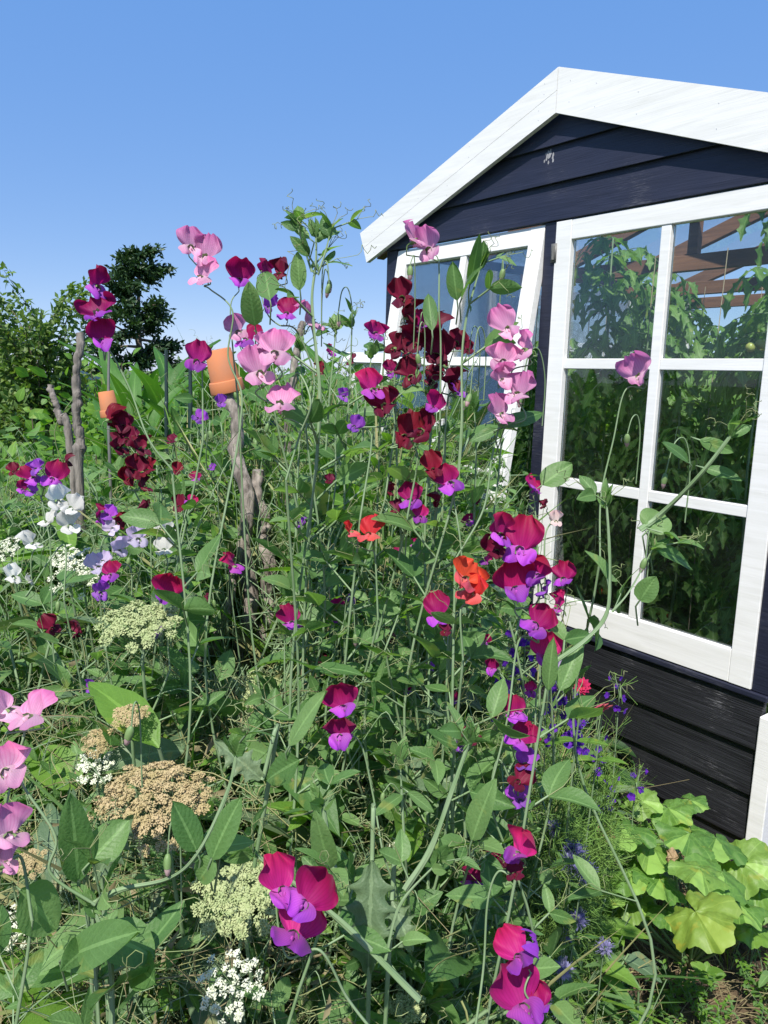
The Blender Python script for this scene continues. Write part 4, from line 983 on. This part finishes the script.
def zinnia(label, x, y, D, r, mat, nrm):
    protect(x, y, r * 1.3, D)
    p = P(x, y, D); root = np.array([p[0] - .02, p[1] + .05, 0.]); t = empty('zinnia', root); tag(t, label, 'zinnia'); g, gp, gc, gl = Geo(), Geo(), Geo(), Geo()
    Rm = frame(rng.normal(size=3), nrm); rr = r * D / F
    for ring, (n, L_, el) in enumerate(((12, 1, .1), (10, .8, .35), (8, .55, .7))):
        for i in range(n):
            a = i * 2 * pi / n + ring * .3; put(gp, leaf_pts(rr * L_, rr * .45, 5, 4, .1, .15, p=1.3, q=.5), p + Rm @ [0, 0, ring * rr * .08], frame(Rm @ [cos(a), sin(a), el], Rm @ [0, 0, 1]))
    for i in range(24): a = i * 2.4; q = math.sqrt(i / 24) * rr * .25; tube(gc, [p + Rm @ [cos(a) * q, sin(a) * q, 0], p + Rm @ [cos(a) * q, sin(a) * q, rr * .1], p + Rm @ [cos(a) * q, sin(a) * q, rr * .28]], rr * .05, 4)
    c = smooth_path([p, p + [0, .005, -.06], (p + root) / 2, root], 20); tube(g, c, .0017, 5)
    for k in (7, 11, 14):
        for s_ in (-1, 1): put(gl, leaf_pts(.06, .024, 8, 5, .2, .3), c[k], frame([s_, -.2, .25], [0, 0, 1]))
    g.build('stem', MT['pea_stem'], t, root); gp.build('petals', MT[mat], t, root); gc.build('flower_centre', MT['zinnia_c'], t, root); gl.build('leaves', MT['bright_leaf'], t, root)
zinnia('salmon pink zinnia standing alone against the black boards', 602, 710, 1.5, 12, 'zinnia', [0, -.5, .8])
zinnia('hot pink zinnia head tucked beside the pale violet sweet pea', 582, 686, 1.42, 9, 'zinnia_hot', [.2, -.6, .7])
def feathery(label, x, y, D, hgt, rad, n=520):
    b = P(x, y, D); root = np.array([b[0], b[1], 0.]); top = b[2]; t = empty('feathery_plant', root); tag(t, label, 'feathery plant'); g, gs = Geo(), Geo()
    for s_ in range(9):
        a = rng.random() * 6.28; e = root + [cos(a) * rad * .7, sin(a) * rad * .7, top * (.75 + .3 * rng.random())]
        c = smooth_path([root, (root + e) / 2 + [cos(a) * .02, sin(a) * .02, .03], e], 20); tube(gs, c, np.linspace(.002, .0008, len(c)), 4)
        for k in range(n // 9):
            p = c[rng.integers(4, len(c))]; d = unit(rng.normal(size=3) + [0, 0, .3]); L_ = .04 + .05 * rng.random()
            q = p + d * L_; tube(g, [p, (p + q) / 2 + rng.normal(size=3) * .004, q], .0009, 3)
            for j in range(4):
                pp = p + d * L_ * (.3 + .2 * j); dd = unit(d + rng.normal(size=3) * .9); tube(g, [pp, pp + dd * .01, pp + dd * .022], .0005, 3)
    gs.build('stem', MT['thread'], t, root); g.build('foliage', MT['thread'], t, root)
for lab, x, y, D, rad in (('feathery bright green plant beside the maroon and violet chain', 545, 745, 1.62, .17), ('feathery green plant in front of the black boards', 572, 762, 1.75, .15),
                          ('feathery green plant low over the bed edge', 522, 800, 1.5, .12), 
                          ('feathery green plant inside the thicket edge', 490, 770, 1.45, .14), ('small feathery green plant near the blue phacelia', 545, 812, 1.6, .08)):
    feathery(lab, x, y, D, .3, rad, 900)
for x, y in ((570,830),(585,850),(575,880),(600,870),(600,830),(620,890)): protect(x, y, 22, 1.6)
for x, y in ((545,745),(572,765),(530,790),(505,750),(560,815),(520,830),(545,780),(500,790)): protect(x, y, 20, 1.45)

# ------------------------------------------------------------------ pumpkin plant, seedling, withered leaves
def big_leaf(r, rnd=None, seed=0):
    q = np.random.default_rng(seed); n, k = 13, 81
    a = np.linspace(-pi * .93, pi * .93, k)[None, :]; v = np.linspace(0, 1, n)[:, None] ** .9
    out_r = r * (1 + .10 * np.cos(5 * a + .3 * np.sin(seed)) + .03 * np.sin(19 * a + seed) + .02 * q.normal(size=(1, k))) * (.86 + .14 * np.cos(a))
    x = np.sin(a) * out_r * v; y = np.cos(a) * out_r * v
    rip = .10 * r * np.sin(5 * a + seed) * v ** 2 + .012 * r * q.normal(size=(n, 1)) * np.cos(a) + .007 * r * q.normal(size=(n, k)) * v + .06 * r * np.sin(9 * a + 2 * seed) * v ** 3 + .02 * r * np.sin(9 * v + 4 * a)
    z = -.22 * r * v ** 2 + rip + .05 * r * np.abs(np.sin(2.5 * a)) ** 1.8 * v
    return np.stack(np.broadcast_arrays(x, y, z), -1)
proot = np.array([.95, 2.0, 0.])
def pumpkin(label, root_px, lv, mats, z0=.22):
    root = PZ(*root_px, 0.02); root[2] = 0; t = empty('squash_plant', root); tag(t, label, 'squash plant')
    for i, (x, y, r, z, mt, nr) in enumerate(lv):
        c = PZ(x, y, z); d = np.linalg.norm(c - EYE); rr = r * d / F
        g = Geo(); put(g, big_leaf(rr, seed=i), c, frame([rng.normal() * .6, -1, .1], nr)); g.build('leaf', MT[mt], t, root)
        g = Geo(); tube(g, smooth_path([c, c * [1, 1, 0] * .6 + root * .4 + [0, 0, z * .55], root], 12), .004, 6); g.build('leaf_stalk', MT['calyx'], t, root); protect(x, y, r, 1.7)
    return t
pumpkin('broad bright green squash leaves at the foot of the boards, one blotched yellow', (690, 960),
    [(562,828,24,0.44,'pumpkin_leaf',[-0.3,-0.3,.85]),(588,818,22,0.44,'pumpkin_leaf',[0.0,-0.4,.85]),(575,858,20,0.34,'bright_leaf',[0.3,-0.6,.85]),(622,826,30,0.46,'pumpkin_leaf',[-0.1,-0.7,.85]),(650,846,30,0.40,'pumpkin_leaf',[0.1,-0.3,.85]),(640,800,18,0.48,'pumpkin_leaf',[-0.3,-0.4,.85]),(668,808,22,0.46,'pumpkin_leaf',[0.0,-0.6,.85]),(690,800,16,0.42,'pumpkin_leaf',[0.3,-0.7,.85]),(690,834,28,0.44,'pumpkin_leaf',[-0.1,-0.3,.85]),(716,838,28,0.42,'pumpkin_leaf',[0.1,-0.4,.85]),(742,862,28,0.38,'pumpkin_leaf',[-0.3,-0.6,.85]),(760,892,24,0.30,'pumpkin_leaf',[0.0,-0.7,.85]),(722,872,30,0.42,'pumpkin_leaf',[0.3,-0.3,.85]),(700,868,26,0.44,'pumpkin_leaf',[-0.1,-0.4,.85]),(660,878,26,0.36,'pumpkin_leaf',[0.1,-0.6,.85]),(628,872,24,0.36,'pumpkin_leaf',[-0.3,-0.7,.85]),(606,884,24,0.30,'pumpkin_leaf',[0.0,-0.3,.85]),(588,902,20,0.24,'bright_leaf',[0.3,-0.4,.85]),(632,902,20,0.26,'pumpkin_leaf',[-0.1,-0.6,.85]),(736,902,26,0.32,'pumpkin_leaf',[0.1,-0.7,.85]),(752,928,20,0.20,'bright_leaf',[-0.3,-0.3,.85]),(668,910,22,0.28,'pumpkin_leaf',[0.0,-0.4,.85]),(696,912,34,.50,'yellow_leaf',[-.1,-.75,.65])], None)
def withered(label, x, y, z, r):
    root = PZ(x, y, z); o = empty('withered_leaf', root); 
    g = Geo(); p = big_leaf(r, seed=3); q = p.copy(); k = 3.2 / r
    q[..., 0] = np.sin(p[..., 0] * k * .5) * r * .62 + .1 * r * np.sin(p[..., 1] * 260); q[..., 2] = p[..., 2] * 2.2 + (1 - np.cos(p[..., 0] * k * .5)) * r * .5; q[..., 1] *= .95
    put(g, q, np.zeros(3), frame([.15, .25, 1], [-.2, -1, .3])); me = g.build('withered_leaf', MT['dead_leaf'])
    me.location = root; bpy.data.objects.remove(o); tag(me, label, 'withered leaf')
    protect(x, y, r * F / 2, 1.7)
withered('larger crumpled tan withered leaf beside the blue phacelia', 605, 838, .47, .034)
withered('smaller crumpled brown withered leaf between the green squash leaves', 672, 858, .45, .022)
root = PZ(700, 985, .02); t = empty('seedling', root); tag(t, 'small seedling with six glossy oval leaves on the straw', 'seedling'); g, gs = Geo(), Geo()
for i, (x, y, L_, a) in enumerate(((695,966,.045,2.6), (700,982,.045,3.6), (722,975,.05,.2), (712,988,.045,5.2), (708,962,.03,1.6), (685,978,.03,3.1))):
    p = PZ(x, y, .12); c = PZ(706, 974, .10); put(g, leaf_pts(L_, L_ * .75, 8, 6, .12, .2, q=.55), c, frame(unit(p - c + [0, 0, .005]), [0, -.5, .9]))
tube(gs, [c, (c + root) / 2, root - [0, 0, .02]], .002, 5); g.build('leaves', MT['bright_leaf'], t, root); gs.build('stem', MT['pea_stem'], t, root)
# lobed grey leaf plant
def lobed(label, leaves, D):
    b = P(leaves[0][0], leaves[0][1], D); root = np.array([b[0], b[1] + .05, 0.]); t = empty('lobed_leaf_plant', root); tag(t, label, 'leafy plant'); g, gs = Geo(), Geo()
    for bx, by, tx, ty, wpx in leaves:
        a = P(bx, by, D); b_ = P(tx, ty, D - .02); L_ = np.linalg.norm(b_ - a)
        put(g, leaf_pts(L_, wpx * D / F, 26, 9, .25, .15, p=.8, q=.55, ripple=.12, lobes=5, lobe=.5), a, frame(b_ - a, unit(EYE - a) + [0, 0, .4])); tube(gs, smooth_path([a, a + [0, .02, -.04], root], 12), .0025, 5)
        protect((bx + tx) / 2, (by + ty) / 2, wpx * .45, D)
    g.build('leaves', MT['grey_leaf'], t, root); gs.build('stem', MT['pea_stem'], t, root)
lobed('plant with grey green deeply lobed leaves beside the large maroon trio', [(372,860,368,972,58), (392,900,412,950,34)], .75)
lobed('plant with dark toothed leaves left of the dried umbel', [(78,890,72,800,40), (95,880,126,822,38), (262,780,220,742,34)], .8)
# ------------------------------------------------------------------ the thicket nobody could count
# materials of one vine: 0 stem, 1 leaf, 2 tendril, 3 bright leaf, 4 grey leaf, 5 straw, 6 dark leaf
FILL = [MT['pea_stem'], MT['pea_leaf'], MT['tendril'], MT['bright_leaf'], MT['grey_leaf'], MT['straw'], MT['dry_green'], MT['dark_leaf'], MT['calyx']]
class Pieces:
    """a variant: pieces with their centres, so that single leaves can be left off"""
    def __init__(s, g):
        s.V = g.V; s.C = np.array([v.mean(0) for v in g.V]); s.T = g.T; s.M = g.M
        s.F = []; n = 0
        for v, f in zip(g.V, g.Fq): s.F.append(f - n); n += len(v)
        s.nv = np.array([len(v) for v in s.V]); s.pid = np.repeat(np.arange(len(s.V)), s.nv)
        s.allV = np.concatenate(s.V); s.allT = np.concatenate(s.T); s.allF = np.concatenate([f + o for f, o in zip(s.F, np.concatenate([[0], np.cumsum(s.nv)[:-1]]))])
        s.allM = np.concatenate(s.M); s.fp = s.pid[s.allF[:, 0]]
def vine_variant(H, seed, q='mid', leafs=1, density=1.0):
    g = Geo(); n = 14; z = np.linspace(0, H, n)
    p = np.stack([np.cumsum(rng.normal(size=n)) * .022, np.cumsum(rng.normal(size=n)) * .022, z], 1); c = smooth_path(p, 60)
    tube(g, c, np.linspace(.0030, .0014, len(c)), 5, flat=.4)
    branches = [c]
    for b in range(int(3 + 3 * density)):
        k = rng.integers(len(c) // 4, len(c) - 8); a = rng.random() * 6.28; L_ = .15 + .25 * rng.random()
        e = c[k] + [cos(a) * L_, sin(a) * L_, L_ * (1.1 * rng.random())]; m_ = (c[k] + e) / 2 + rng.normal(size=3) * .03
        bb = smooth_path([c[k], m_, e, e + rng.normal(size=3) * .05 + [0, 0, .05]], 24); tube(g, bb, np.linspace(.0022, .0010, len(bb)), 4, flat=.4); branches.append(bb)
    for bb in branches:
        L_ = np.linalg.norm(np.diff(bb, axis=0), axis=1).sum(); nn = max(3, int(L_ / .058 * density))
        for i, k in enumerate(np.linspace(2, len(bb) - 2, nn).astype(int)):
            pea_node(g, g, g, bb[k], unit(bb[k] - bb[k - 1]), (-1) ** i, .8 + .5 * rng.random(), q, rng.random() < .75, 0, leafs if rng.random() < .72 else (3 if rng.random() < .8 else 4), 2)
    for _ in range(12):                  # thin side stems
        k = rng.integers(len(c) // 4, len(c)); d = unit(rng.normal(size=3) + [0, 0, .5]); L_ = .08 + .14 * rng.random(); s0 = c[k] + rng.normal(size=3) * .02
        tube(g, smooth_path([s0, s0 + d * L_ * .5 + rng.normal(size=3) * .015, s0 + d * L_ + rng.normal(size=3) * .03], 8), .0006 + .0007 * rng.random(), 3, m=0)
    for _ in range(6):                   # bare flower stalks, some with a bud
        k = rng.integers(len(c) // 3, len(c)); a = rng.random() * 6.28; L_ = .10 + .12 * rng.random()
        e = c[k] + [cos(a) * L_ * .5, sin(a) * L_ * .5, L_]; cc = smooth_path([c[k], (c[k] + e) / 2 + rng.normal(size=3) * .01, e, e + [cos(a) * .02, sin(a) * .02, -.012]], 12)
        tube(g, cc, .0010, 4)
        if rng.random() < .7: bud(g, g, cc[-1], [0, .2, -1], 1.2); g.M[-1][:] = 8; g.M[-2][:] = 8
    return Pieces(g)
def ground_variant(seed):
    g = Geo()
    kindv = seed % 4
    if kindv == 0:                       # broad leaves
        for _ in range(16):
            b = rng.normal(size=3) * [.06, .06, 0]; b[2] = .02; a = rng.random() * 6.28; e = b + [cos(a) * .08, sin(a) * .08, .10 + .25 * rng.random()]
            tube(g, [b, (b + e) / 2 + [0, 0, .02], e], .0022, 4); put(g, leaf_pts(.07 + .06 * rng.random(), .05, 8, 5, .25, .4, lobes=rng.integers(0, 4), lobe=.25), e, frame([cos(a), sin(a), .3], [0, 0, 1]), int(rng.choice([1, 4, 3, 7])))
    elif kindv == 1:                     # grass blades
        for _ in range(38):
            b = rng.normal(size=3) * [.05, .05, 0]; a = rng.random() * 6.28; h = .18 + .3 * rng.random()
            put(g, leaf_pts(h, .007, 8, 3, .4, .5 * rng.random(), p=.5, q=.6), b, frame([cos(a) * .35, sin(a) * .35, 1], [cos(a + 2), sin(a + 2), 0]), int(rng.choice([3, 1, 6])))
    elif kindv == 2:                     # thin criss crossing stalks, part of them dry
        for _ in range(34):
            b = rng.normal(size=3) * [.12, .12, .06] + [0, 0, .12]; d = unit(rng.normal(size=3) * [1, 1, .6] + [0, 0, .4]); L_ = .08 + .16 * rng.random()
            tube(g, smooth_path([b, b + d * L_ * .5 + rng.normal(size=3) * .03, b + d * L_ + rng.normal(size=3) * .04], 8), .0004 + .0010 * rng.random(), 3, m=int(rng.choice([0, 0, 6, 5, 2, 2])))
    else:                                # small leaved weeds
        for _ in range(9):
            b = rng.normal(size=3) * [.06, .06, 0]; e = b + rng.normal(size=3) * [.08, .08, .04] + [0, 0, .22]
            c = smooth_path([b, (b + e) / 2 + rng.normal(size=3) * .02, e], 12); tube(g, c, .0012, 4)
            for k in range(2, len(c)):
                for s_ in (-1, 1): a = rng.random() * 6.28; put(g, leaf_pts(.022 + .02 * rng.random(), .014, 4, 3, .2, .3), c[k], frame([cos(a), sin(a), .4], [0, 0, 1]), 1 if rng.random() < .5 else 3)
    return Pieces(g)
PR = None
def scatter(name, label, items, mats, cull=True, near=.55, keep=None):
    """items: (Pieces, location, rotation about z, scale, lean)"""
    PRa = np.array(PROT)
    Vs, Fs, Ts, Ms, n = [], [], [], [], 0
    for pc, loc, rz, sc, lean in items:
        Rz = np.array(Matrix.Rotation(rz, 3, 'Z')); Rl = np.array(Euler((lean[0], lean[1], 0)).to_matrix()); A = (Rl @ Rz) * sc
        C = pc.C @ A.T + loc; px, py, d = proj(C)
        ok = (np.linalg.norm(C - EYE, axis=1) > near) & (C[:, 2] > -.03)
        # stay outside the greenhouse and its open window
        q = C - P0; lx, ly = q @ DW, q @ NW
        ok &= ~((lx > -.03) & (lx < WID + .03) & (ly < .05) & (ly > -DEP - .1) & (C[:, 2] < 2.9))
        zz = np.clip((2.188 - C[:, 2]) / math.cos(th), 0, 1.6); ok &= ~((lx > 1.02) & (lx < 2.05) & (ly < zz * math.sin(th) + .07) & (ly > -.1) & (C[:, 2] > .68))
        if cull and len(PRa):
            for x, y, r, D in PRa:
                ok &= ~((d < D + .03) & ((px - x) ** 2 + (py - y) ** 2 < r * r))
        if keep is not None: ok &= keep(C, px, py, d)
        if not ok.any(): continue
        vm = ok[pc.pid]; fm = ok[pc.fp]; new = np.cumsum(vm) - 1
        Vs.append((pc.allV[vm] @ A.T) + loc); Ts.append(pc.allT[vm] + np.array([0, 0, 0, 0])); Fs.append(new[pc.allF[fm]] + n); Ms.append(pc.allM[fm]); n += int(vm.sum())
    me = mesh_from(name, np.concatenate(Vs), np.concatenate(Fs), np.concatenate(Ts), np.concatenate(Ms), mats)
    o = link(name, me); kind(o, 'stuff', label); print(name, len(me.vertices)); return o

def top_height(X, Y):
    z = np.interp(Y, [.65, .8, 1.0, 1.25, 1.6, 2.0, 3.0], [.80, .93, 1.10, 1.27, 1.45, 1.55, 1.50])
    if X < -.30 * Y: z -= .10
    if X < -.22 * Y and Y > 1.3: z -= .17
    fx = X / Y
    if fx > .0: z -= min(.27, fx * 2.4)
    return z
vines = [vine_variant(1.45, i) for i in range(10)]
items = []
tries = 0
while len(items) < 420 and tries < 20000:
    tries += 1
    Y = .70 + 2.1 * rng.random() ** 1.15; X = -(.62 * Y + .25) + rng.random() * (.62 * Y + .25 + .19 * Y)
    if X > .13 * Y + (.06 * max(0, Y - .8)) - .01 : continue
    zt = top_height(X, Y) * (1 + .035 * rng.normal()); sc = zt / 1.50
    items.append((vines[rng.integers(10)], np.array([X, Y, -.02]), rng.random() * 6.28, sc, rng.normal(size=2) * .05))
scatter('sweet_pea_foliage', 'tangled mass of sweet pea leaves, winged stems and tendrils', items, FILL, keep=lambda C, px, py, d: C[:, 0] < .205 * C[:, 1] - .02 - .06 * np.clip(1.15 - C[:, 2], 0, 1) + .02 * np.sin(C[:, 2] * 40))
gv = [ground_variant(i) for i in range(16)]
items = []
for _ in range(1500):                    # lower storey inside the thicket and filling the bottom of the picture
    Y = .55 + 2.4 * rng.random(); X = -(.62 * Y + .25) + rng.random() * (.62 * Y + .25 + .28 * Y)
    zt = top_height(X, Y); z = max(0, (zt - .35) * (rng.random() ** .7)) if X < .10 * Y else .35 * rng.random() * max(0, 1 - (Y - .8) / 1.0)
    items.append((gv[rng.integers(16)], np.array([X, Y, z]), rng.random() * 6.28, .8 + .5 * rng.random(), rng.normal(size=2) * .3))
dv = []
for k_ in range(6):
    g = Geo()
    for _ in range(46):
        b = rng.normal(size=3) * [.09, .09, .04] + [0, 0, .05]; d = unit(rng.normal(size=3) * [1, 1, .45] + [0, 0, .25]); L_ = .06 + .14 * rng.random()
        tube(g, smooth_path([b, b + d * L_ * .5 + rng.normal(size=3) * .02, b + d * L_ + rng.normal(size=3) * .03], 8), .0003 + .0006 * rng.random(), 3, m=int(rng.choice([6, 5, 6, 0])))
    for _ in range(10): put(g, leaf_pts(.02 + .02 * rng.random(), .008, 4, 3, .3, .6), rng.normal(size=3) * [.09, .09, .05] + [0, 0, .06], frame(rng.normal(size=3), rng.normal(size=3)), 5)
    dv.append(Pieces(g))
for _ in range(80):
    Y = .62 + .5 * rng.random(); X = -.52 * Y + rng.random() * .42 * Y; items.append((dv[rng.integers(6)], np.array([X, Y, top_height(X, Y) - .10 - .25 * rng.random()]), rng.random() * 6.28, 1.0, rng.normal(size=2) * .3))
scatter('undergrowth', 'weeds, grass blades, thin dry stalks and small leaves under the sweet peas', items, FILL, keep=lambda C, px, py, d: (C[:, 0] < .17 * C[:, 1]) | (C[:, 2] < .30))
# low growth between thicket and boards, and straw on the soil
items = []
for _ in range(330):
    u = rng.random(); lx = -.7 + rng.random() * 2.6; ly = .12 + rng.random() * 1.5; p = P0 + DW * lx + NW * ly
    if lx < .25 and ly > .75 and rng.random() < .55: continue
    items.append((gv[int(rng.choice([3, 7, 11, 15, 0, 3, 7, 1]))], np.array([p[0], p[1], 0]), rng.random() * 6.28, .35 + .3 * rng.random(), rng.normal(size=2) * .1))
scatter('bed_weeds', 'low leafy weeds growing on the soil before the black boards', items, FILL, keep=lambda C, px, py, d: (C[:, 2] < .20))
g = Geo()
for _ in range(3800):
    lx = -1.1 + rng.random() * 2.3; ly = .05 + rng.random() * 1.4; p = P0 + DW * lx + NW * ly; p[2] = .005 + .05 * rng.random() ** 2
    a = rng.random() * 6.28; L_ = .05 + .12 * rng.random(); d = np.array([cos(a), sin(a), .25 * rng.normal()])
    tube(g, [p, p + d * L_ * .5 + [0, 0, .012], p + d * L_], .0007 + .0007 * rng.random(), 3)
v = g.arrays(); 
o = g.build('straw', MT['straw']); kind(o, 'stuff', 'dry straw and dead stalks lying on the soil')

# ------------------------------------------------------------------ background: corn, bush, tree, sheds, far growth
def corn(H, seed):
    gs, gl = Geo(), Geo(); c = np.array([[0, 0, z] for z in np.linspace(0, H, 12)]) + rng.normal(size=(12, 3)) * .004
    tube(gs, c, np.linspace(.013, .006, 12), 6)
    for i, z in enumerate(np.linspace(.15, H - .05, 13)):
        a = i * pi + rng.normal() * .5; el = 1.3 + .6 * rng.random() + (z / H) * 1.2; L_ = .36 + .14 * rng.random()
        put(gl, leaf_pts(L_, .085, 14, 5,   .35, .40 + .25 * rng.random(), p=.55, q=.6, ripple=.12), [0, 0, z], frame([cos(a), sin(a), el], [-cos(a) * .8, -sin(a) * .8, .6]))
    return mesh_from('stalk', *gs.arrays(), [MT['calyx']]), mesh_from('leaves', *gl.arrays(), [MT['corn_leaf']])
cm = [corn(1.44, i) for i in range(5)]
n = 0
for row, Y in enumerate((3.0, 3.5, 4.0, 4.6)):
    for x in np.linspace(128, 348, 10) + rng.normal(size=10) * 6:
        p = P(x, 500, Y); p[2] = 0
        if (p - P0).dot(DW) < WID + .25 and (p - P0).dot(NW) < .3: continue
        t = empty('corn_plant', p, rng.random() * 6.28); t.scale = [.88 + .16 * rng.random()] * 3
        tag(t, 'tall green corn plant in the rows behind the sweet peas', 'corn plant', 'corn plants behind the sweet peas')
        a, b = cm[n % 5]; link('stalk', a, t); link('leaves', b, t); n += 1
def tree_like(name, label, cat, X, Y, H, spread, nb, leafL, leafmat, barkmat, style, nleaf, z0=0.2, tr=.05, origin_z=0):
    root = np.array([X, Y, origin_z]); t = empty(name, root); tag(t, label, cat); g, gl = Geo(), Geo()
    tp = smooth_path([root, root + [0, 0, H * .5] + rng.normal(size=3) * .03 * H * [1, 1, 0], root + [0, 0, H * .97]], 24); tube(g, tp, np.linspace(tr, tr * .15, len(tp)), 7)
    for i in range(nb):
        f = z0 + (1 - z0) * rng.random() ** .85; k = int(f * (len(tp) - 1)); a = rng.random() * 6.28
        if style == 'up': L_ = H * (.28 + .35 * rng.random()); e = tp[k] + [cos(a) * spread * L_, sin(a) * spread * L_, L_ * .9]
        else:
            L_ = spread * (.35 + .65 * np.interp(f, [0, .25, .42, .5, .62, .74, .82, 1], [1.1, 1.15, 1.0, .55, .95, .45, .50, .15])) * (.45 + .75 * rng.random()) * np.interp(f, [0, .8, 1], [1, .8, .35]); e = tp[k] + [cos(a) * L_, sin(a) * L_, L_ * (.25 * rng.normal() + .15)]
        bp = smooth_path([tp[k], (tp[k] + e) / 2 + rng.normal(size=3) * .05 * L_ + [0, 0, .06 * L_], e], 14); tube(g, bp, np.linspace(tr * .35, tr * .06, len(bp)), 4)
        m = nleaf
        for j in range(m):
            k2 = rng.integers(3 if style == 'up' else len(bp) // 2, len(bp))
            if style == 'up': q = bp[k2] + rng.normal(size=3) * .02
            else:
                q = bp[k2] + rng.normal(size=3) * np.array([.085, .085, .055]) * spread * (.15 + .75 * k2 / len(bp))
            put(gl, leaf_pts(leafL * (.7 + .6 * rng.random()), leafL * .5, 3, 3, .2, .2), q, frame(rng.normal(size=3) + [cos(a), sin(a), .4], rng.normal(size=3) + [0, 0, 1]))
    g.build('trunk', MT[barkmat], t, root); gl.build('crown', MT[leafmat], t, root); return t
def GX(x, Y): return P(x, 365, Y)[0]
tree_like('pear_bush', 'slender loose bush with small pale leaves rising against the sky', 'bush', GX(44, 6), 6, 1.58, .40, 84, .062, 'shrub_leaf', 'twig', 'up', 95, .10, .025)
tree_like('pear_bush', 'thin upright twiggy bush at the outer edge of the photo behind the pale shed', 'bush', GX(8, 6.6), 6.6, 1.45, .3, 44, .055, 'shrub_leaf', 'twig', 'up', 60, .2, .02)
tree_like('dark_tree', 'dark dense evergreen tree standing alone far behind the tall maroon sweet pea', 'tree', GX(146, 20), 20, 4.6, 1.45, 50, .15, 'conifer', 'twig', 'layer', 190, .16, .12)
# low leafy bushes
def bush_mound(name, label, X, Y, H, Rr, leafL, mat, n):
    root = np.array([X, Y, 0.]); t = empty(name, root); tag(t, label, 'bush'); g, gl = Geo(), Geo()
    for i in range(26):
        a = rng.random() * 6.28; r = Rr * rng.random() ** .6; e = root + [cos(a) * r, sin(a) * r, H * (.7 + .35 * rng.random()) * (1 - .3 * (r / Rr) ** 2)]
        c = smooth_path([root, (root + e) / 2 + [0, 0, .1 * H], e], 16); tube(g, c, np.linspace(.01, .003, len(c)), 4)
        for j in range(n):
            q = c[rng.integers(4, len(c))] + rng.normal(size=3) * [.09, .09, .07]
            put(gl, leaf_pts(leafL * (.6 + .7 * rng.random()), leafL * .65, 4, 3, .2, .3), q, frame(rng.normal(size=3) + [0, -.3, .2], rng.normal(size=3) * .6 + [0, -.3, 1]))
    g.build('branches', MT['twig'], t, root); gl.build('crown', MT[mat], t, root)
bush_mound('currant_bush', 'bright green leafy bush between the pale shed and the grey pole', GX(45, 3.6), 3.6, 1.40, .42, .075, 'bright_leaf', 60)
bush_mound('currant_bush', 'dense green bush around the foot of the grey forked pole', GX(85, 3.2), 3.2, 1.32, .35, .06, 'corn_leaf', 60)
bush_mound('bean_bush', 'leafy green bush between the pots, beneath the dark tree', GX(125, 5.2), 5.2, 1.66, .50, .07, 'bright_leaf', 60)
bush_mound('bean_bush', 'leafy bush in front of the white shed beside the greenhouse', GX(352, 5.2), 5.2, 1.62, .5, .08, 'corn_leaf', 60)
bush_mound('bean_bush', 'leafy bush behind the corn near the greenhouse corner', GX(318, 6.4), 6.4, 1.70, .7, .08, 'bright_leaf', 60)
bush_mound('currant_bush', 'low dark bush at the photo edge under the pale shed', GX(2, 3.4), 3.4, 1.18, .4, .06, 'pea_leaf', 55)
# allotment growth further off
def clump(seed, leafL):
    g = Geo()
    for _ in range(70):
        q = rng.normal(size=3) * [.22, .22, .14] + [0, 0, .25]; put(g, leaf_pts(leafL * (.7 + .7 * rng.random()), leafL * .5, 3, 3, .2, .3), q, frame(rng.normal(size=3), rng.normal(size=3) + [0, 0, 1]), int(rng.choice([1, 3, 7, 1])))
    return Pieces(g)
cl = [clump(i, .10) for i in range(6)]
items = []
for _ in range(1500):
    Y = 4.2 + 22 * rng.random() ** 1.6; X = (rng.random() - .62) * 2.2 * Y
    q = np.array([X, Y, 0]) - P0
    if -.3 < q @ DW < WID + .4 and q @ NW < .6 and q @ NW > -3.2: continue
    zt = 1.10 + .02 * Y
    items.append((cl[rng.integers(6)], np.array([X, Y, rng.random() * (zt - .45)]), rng.random() * 6.28, .9 + .02 * Y, rng.normal(size=2) * .2))
scatter('allotment_growth', 'far vegetable beds and hedging that read as one green mass', items, FILL, cull=False)
def shed(label, x0, x1, Y, h, hr, dep=3., wm='shed_white', rm='shed_roof', name='shed', door=True):
    a, b = P(x0, 370, Y), P(x1, 370, Y); wd = b[0] - a[0]
    t = empty(name, (a[0] + wd / 2, Y, 0)); tag(t, label, 'shed')
    g = Geo(); box(g, -wd / 2, wd / 2, 0, dep, 0, h); hard(g, 'wall', MT[wm], t, 0)
    g = Geo(); e = .12
    hexa(g, [[-wd / 2 - e, -e, h + .002], [wd / 2 + e, -e, h + .002], [wd / 2 + e, dep + e, h + .002], [-wd / 2 - e, dep + e, h + .002], [-wd / 2 - e, dep / 2 - .05, h + hr], [wd / 2 + e, dep / 2 - .05, h + hr], [wd / 2 + e, dep / 2 + .05, h + hr], [-wd / 2 - e, dep / 2 + .05, h + hr]])
    hard(g, 'roof', MT[rm], t, 0)
    g = Geo(); box(g, -.3 * wd, -.1 * wd, -.012, -.002, h * .55, h * .85); hard(g, 'window', MT['metal'], t, 0)
shed('low pale grey greenhouse shed far off at the photo edge', -120, 27, 11, 1.35, .22)
shed('white garden shed with a flat roof just beyond the greenhouse corner', 350, 395, 13, 1.78, .20, wm='shed_white', rm='shed_white')
shed('cream house seen through the closed window panes', 575, 645, 15, 1.9, .45, wm='cream', rm='shed_white')
print('objects', len(bpy.data.objects))
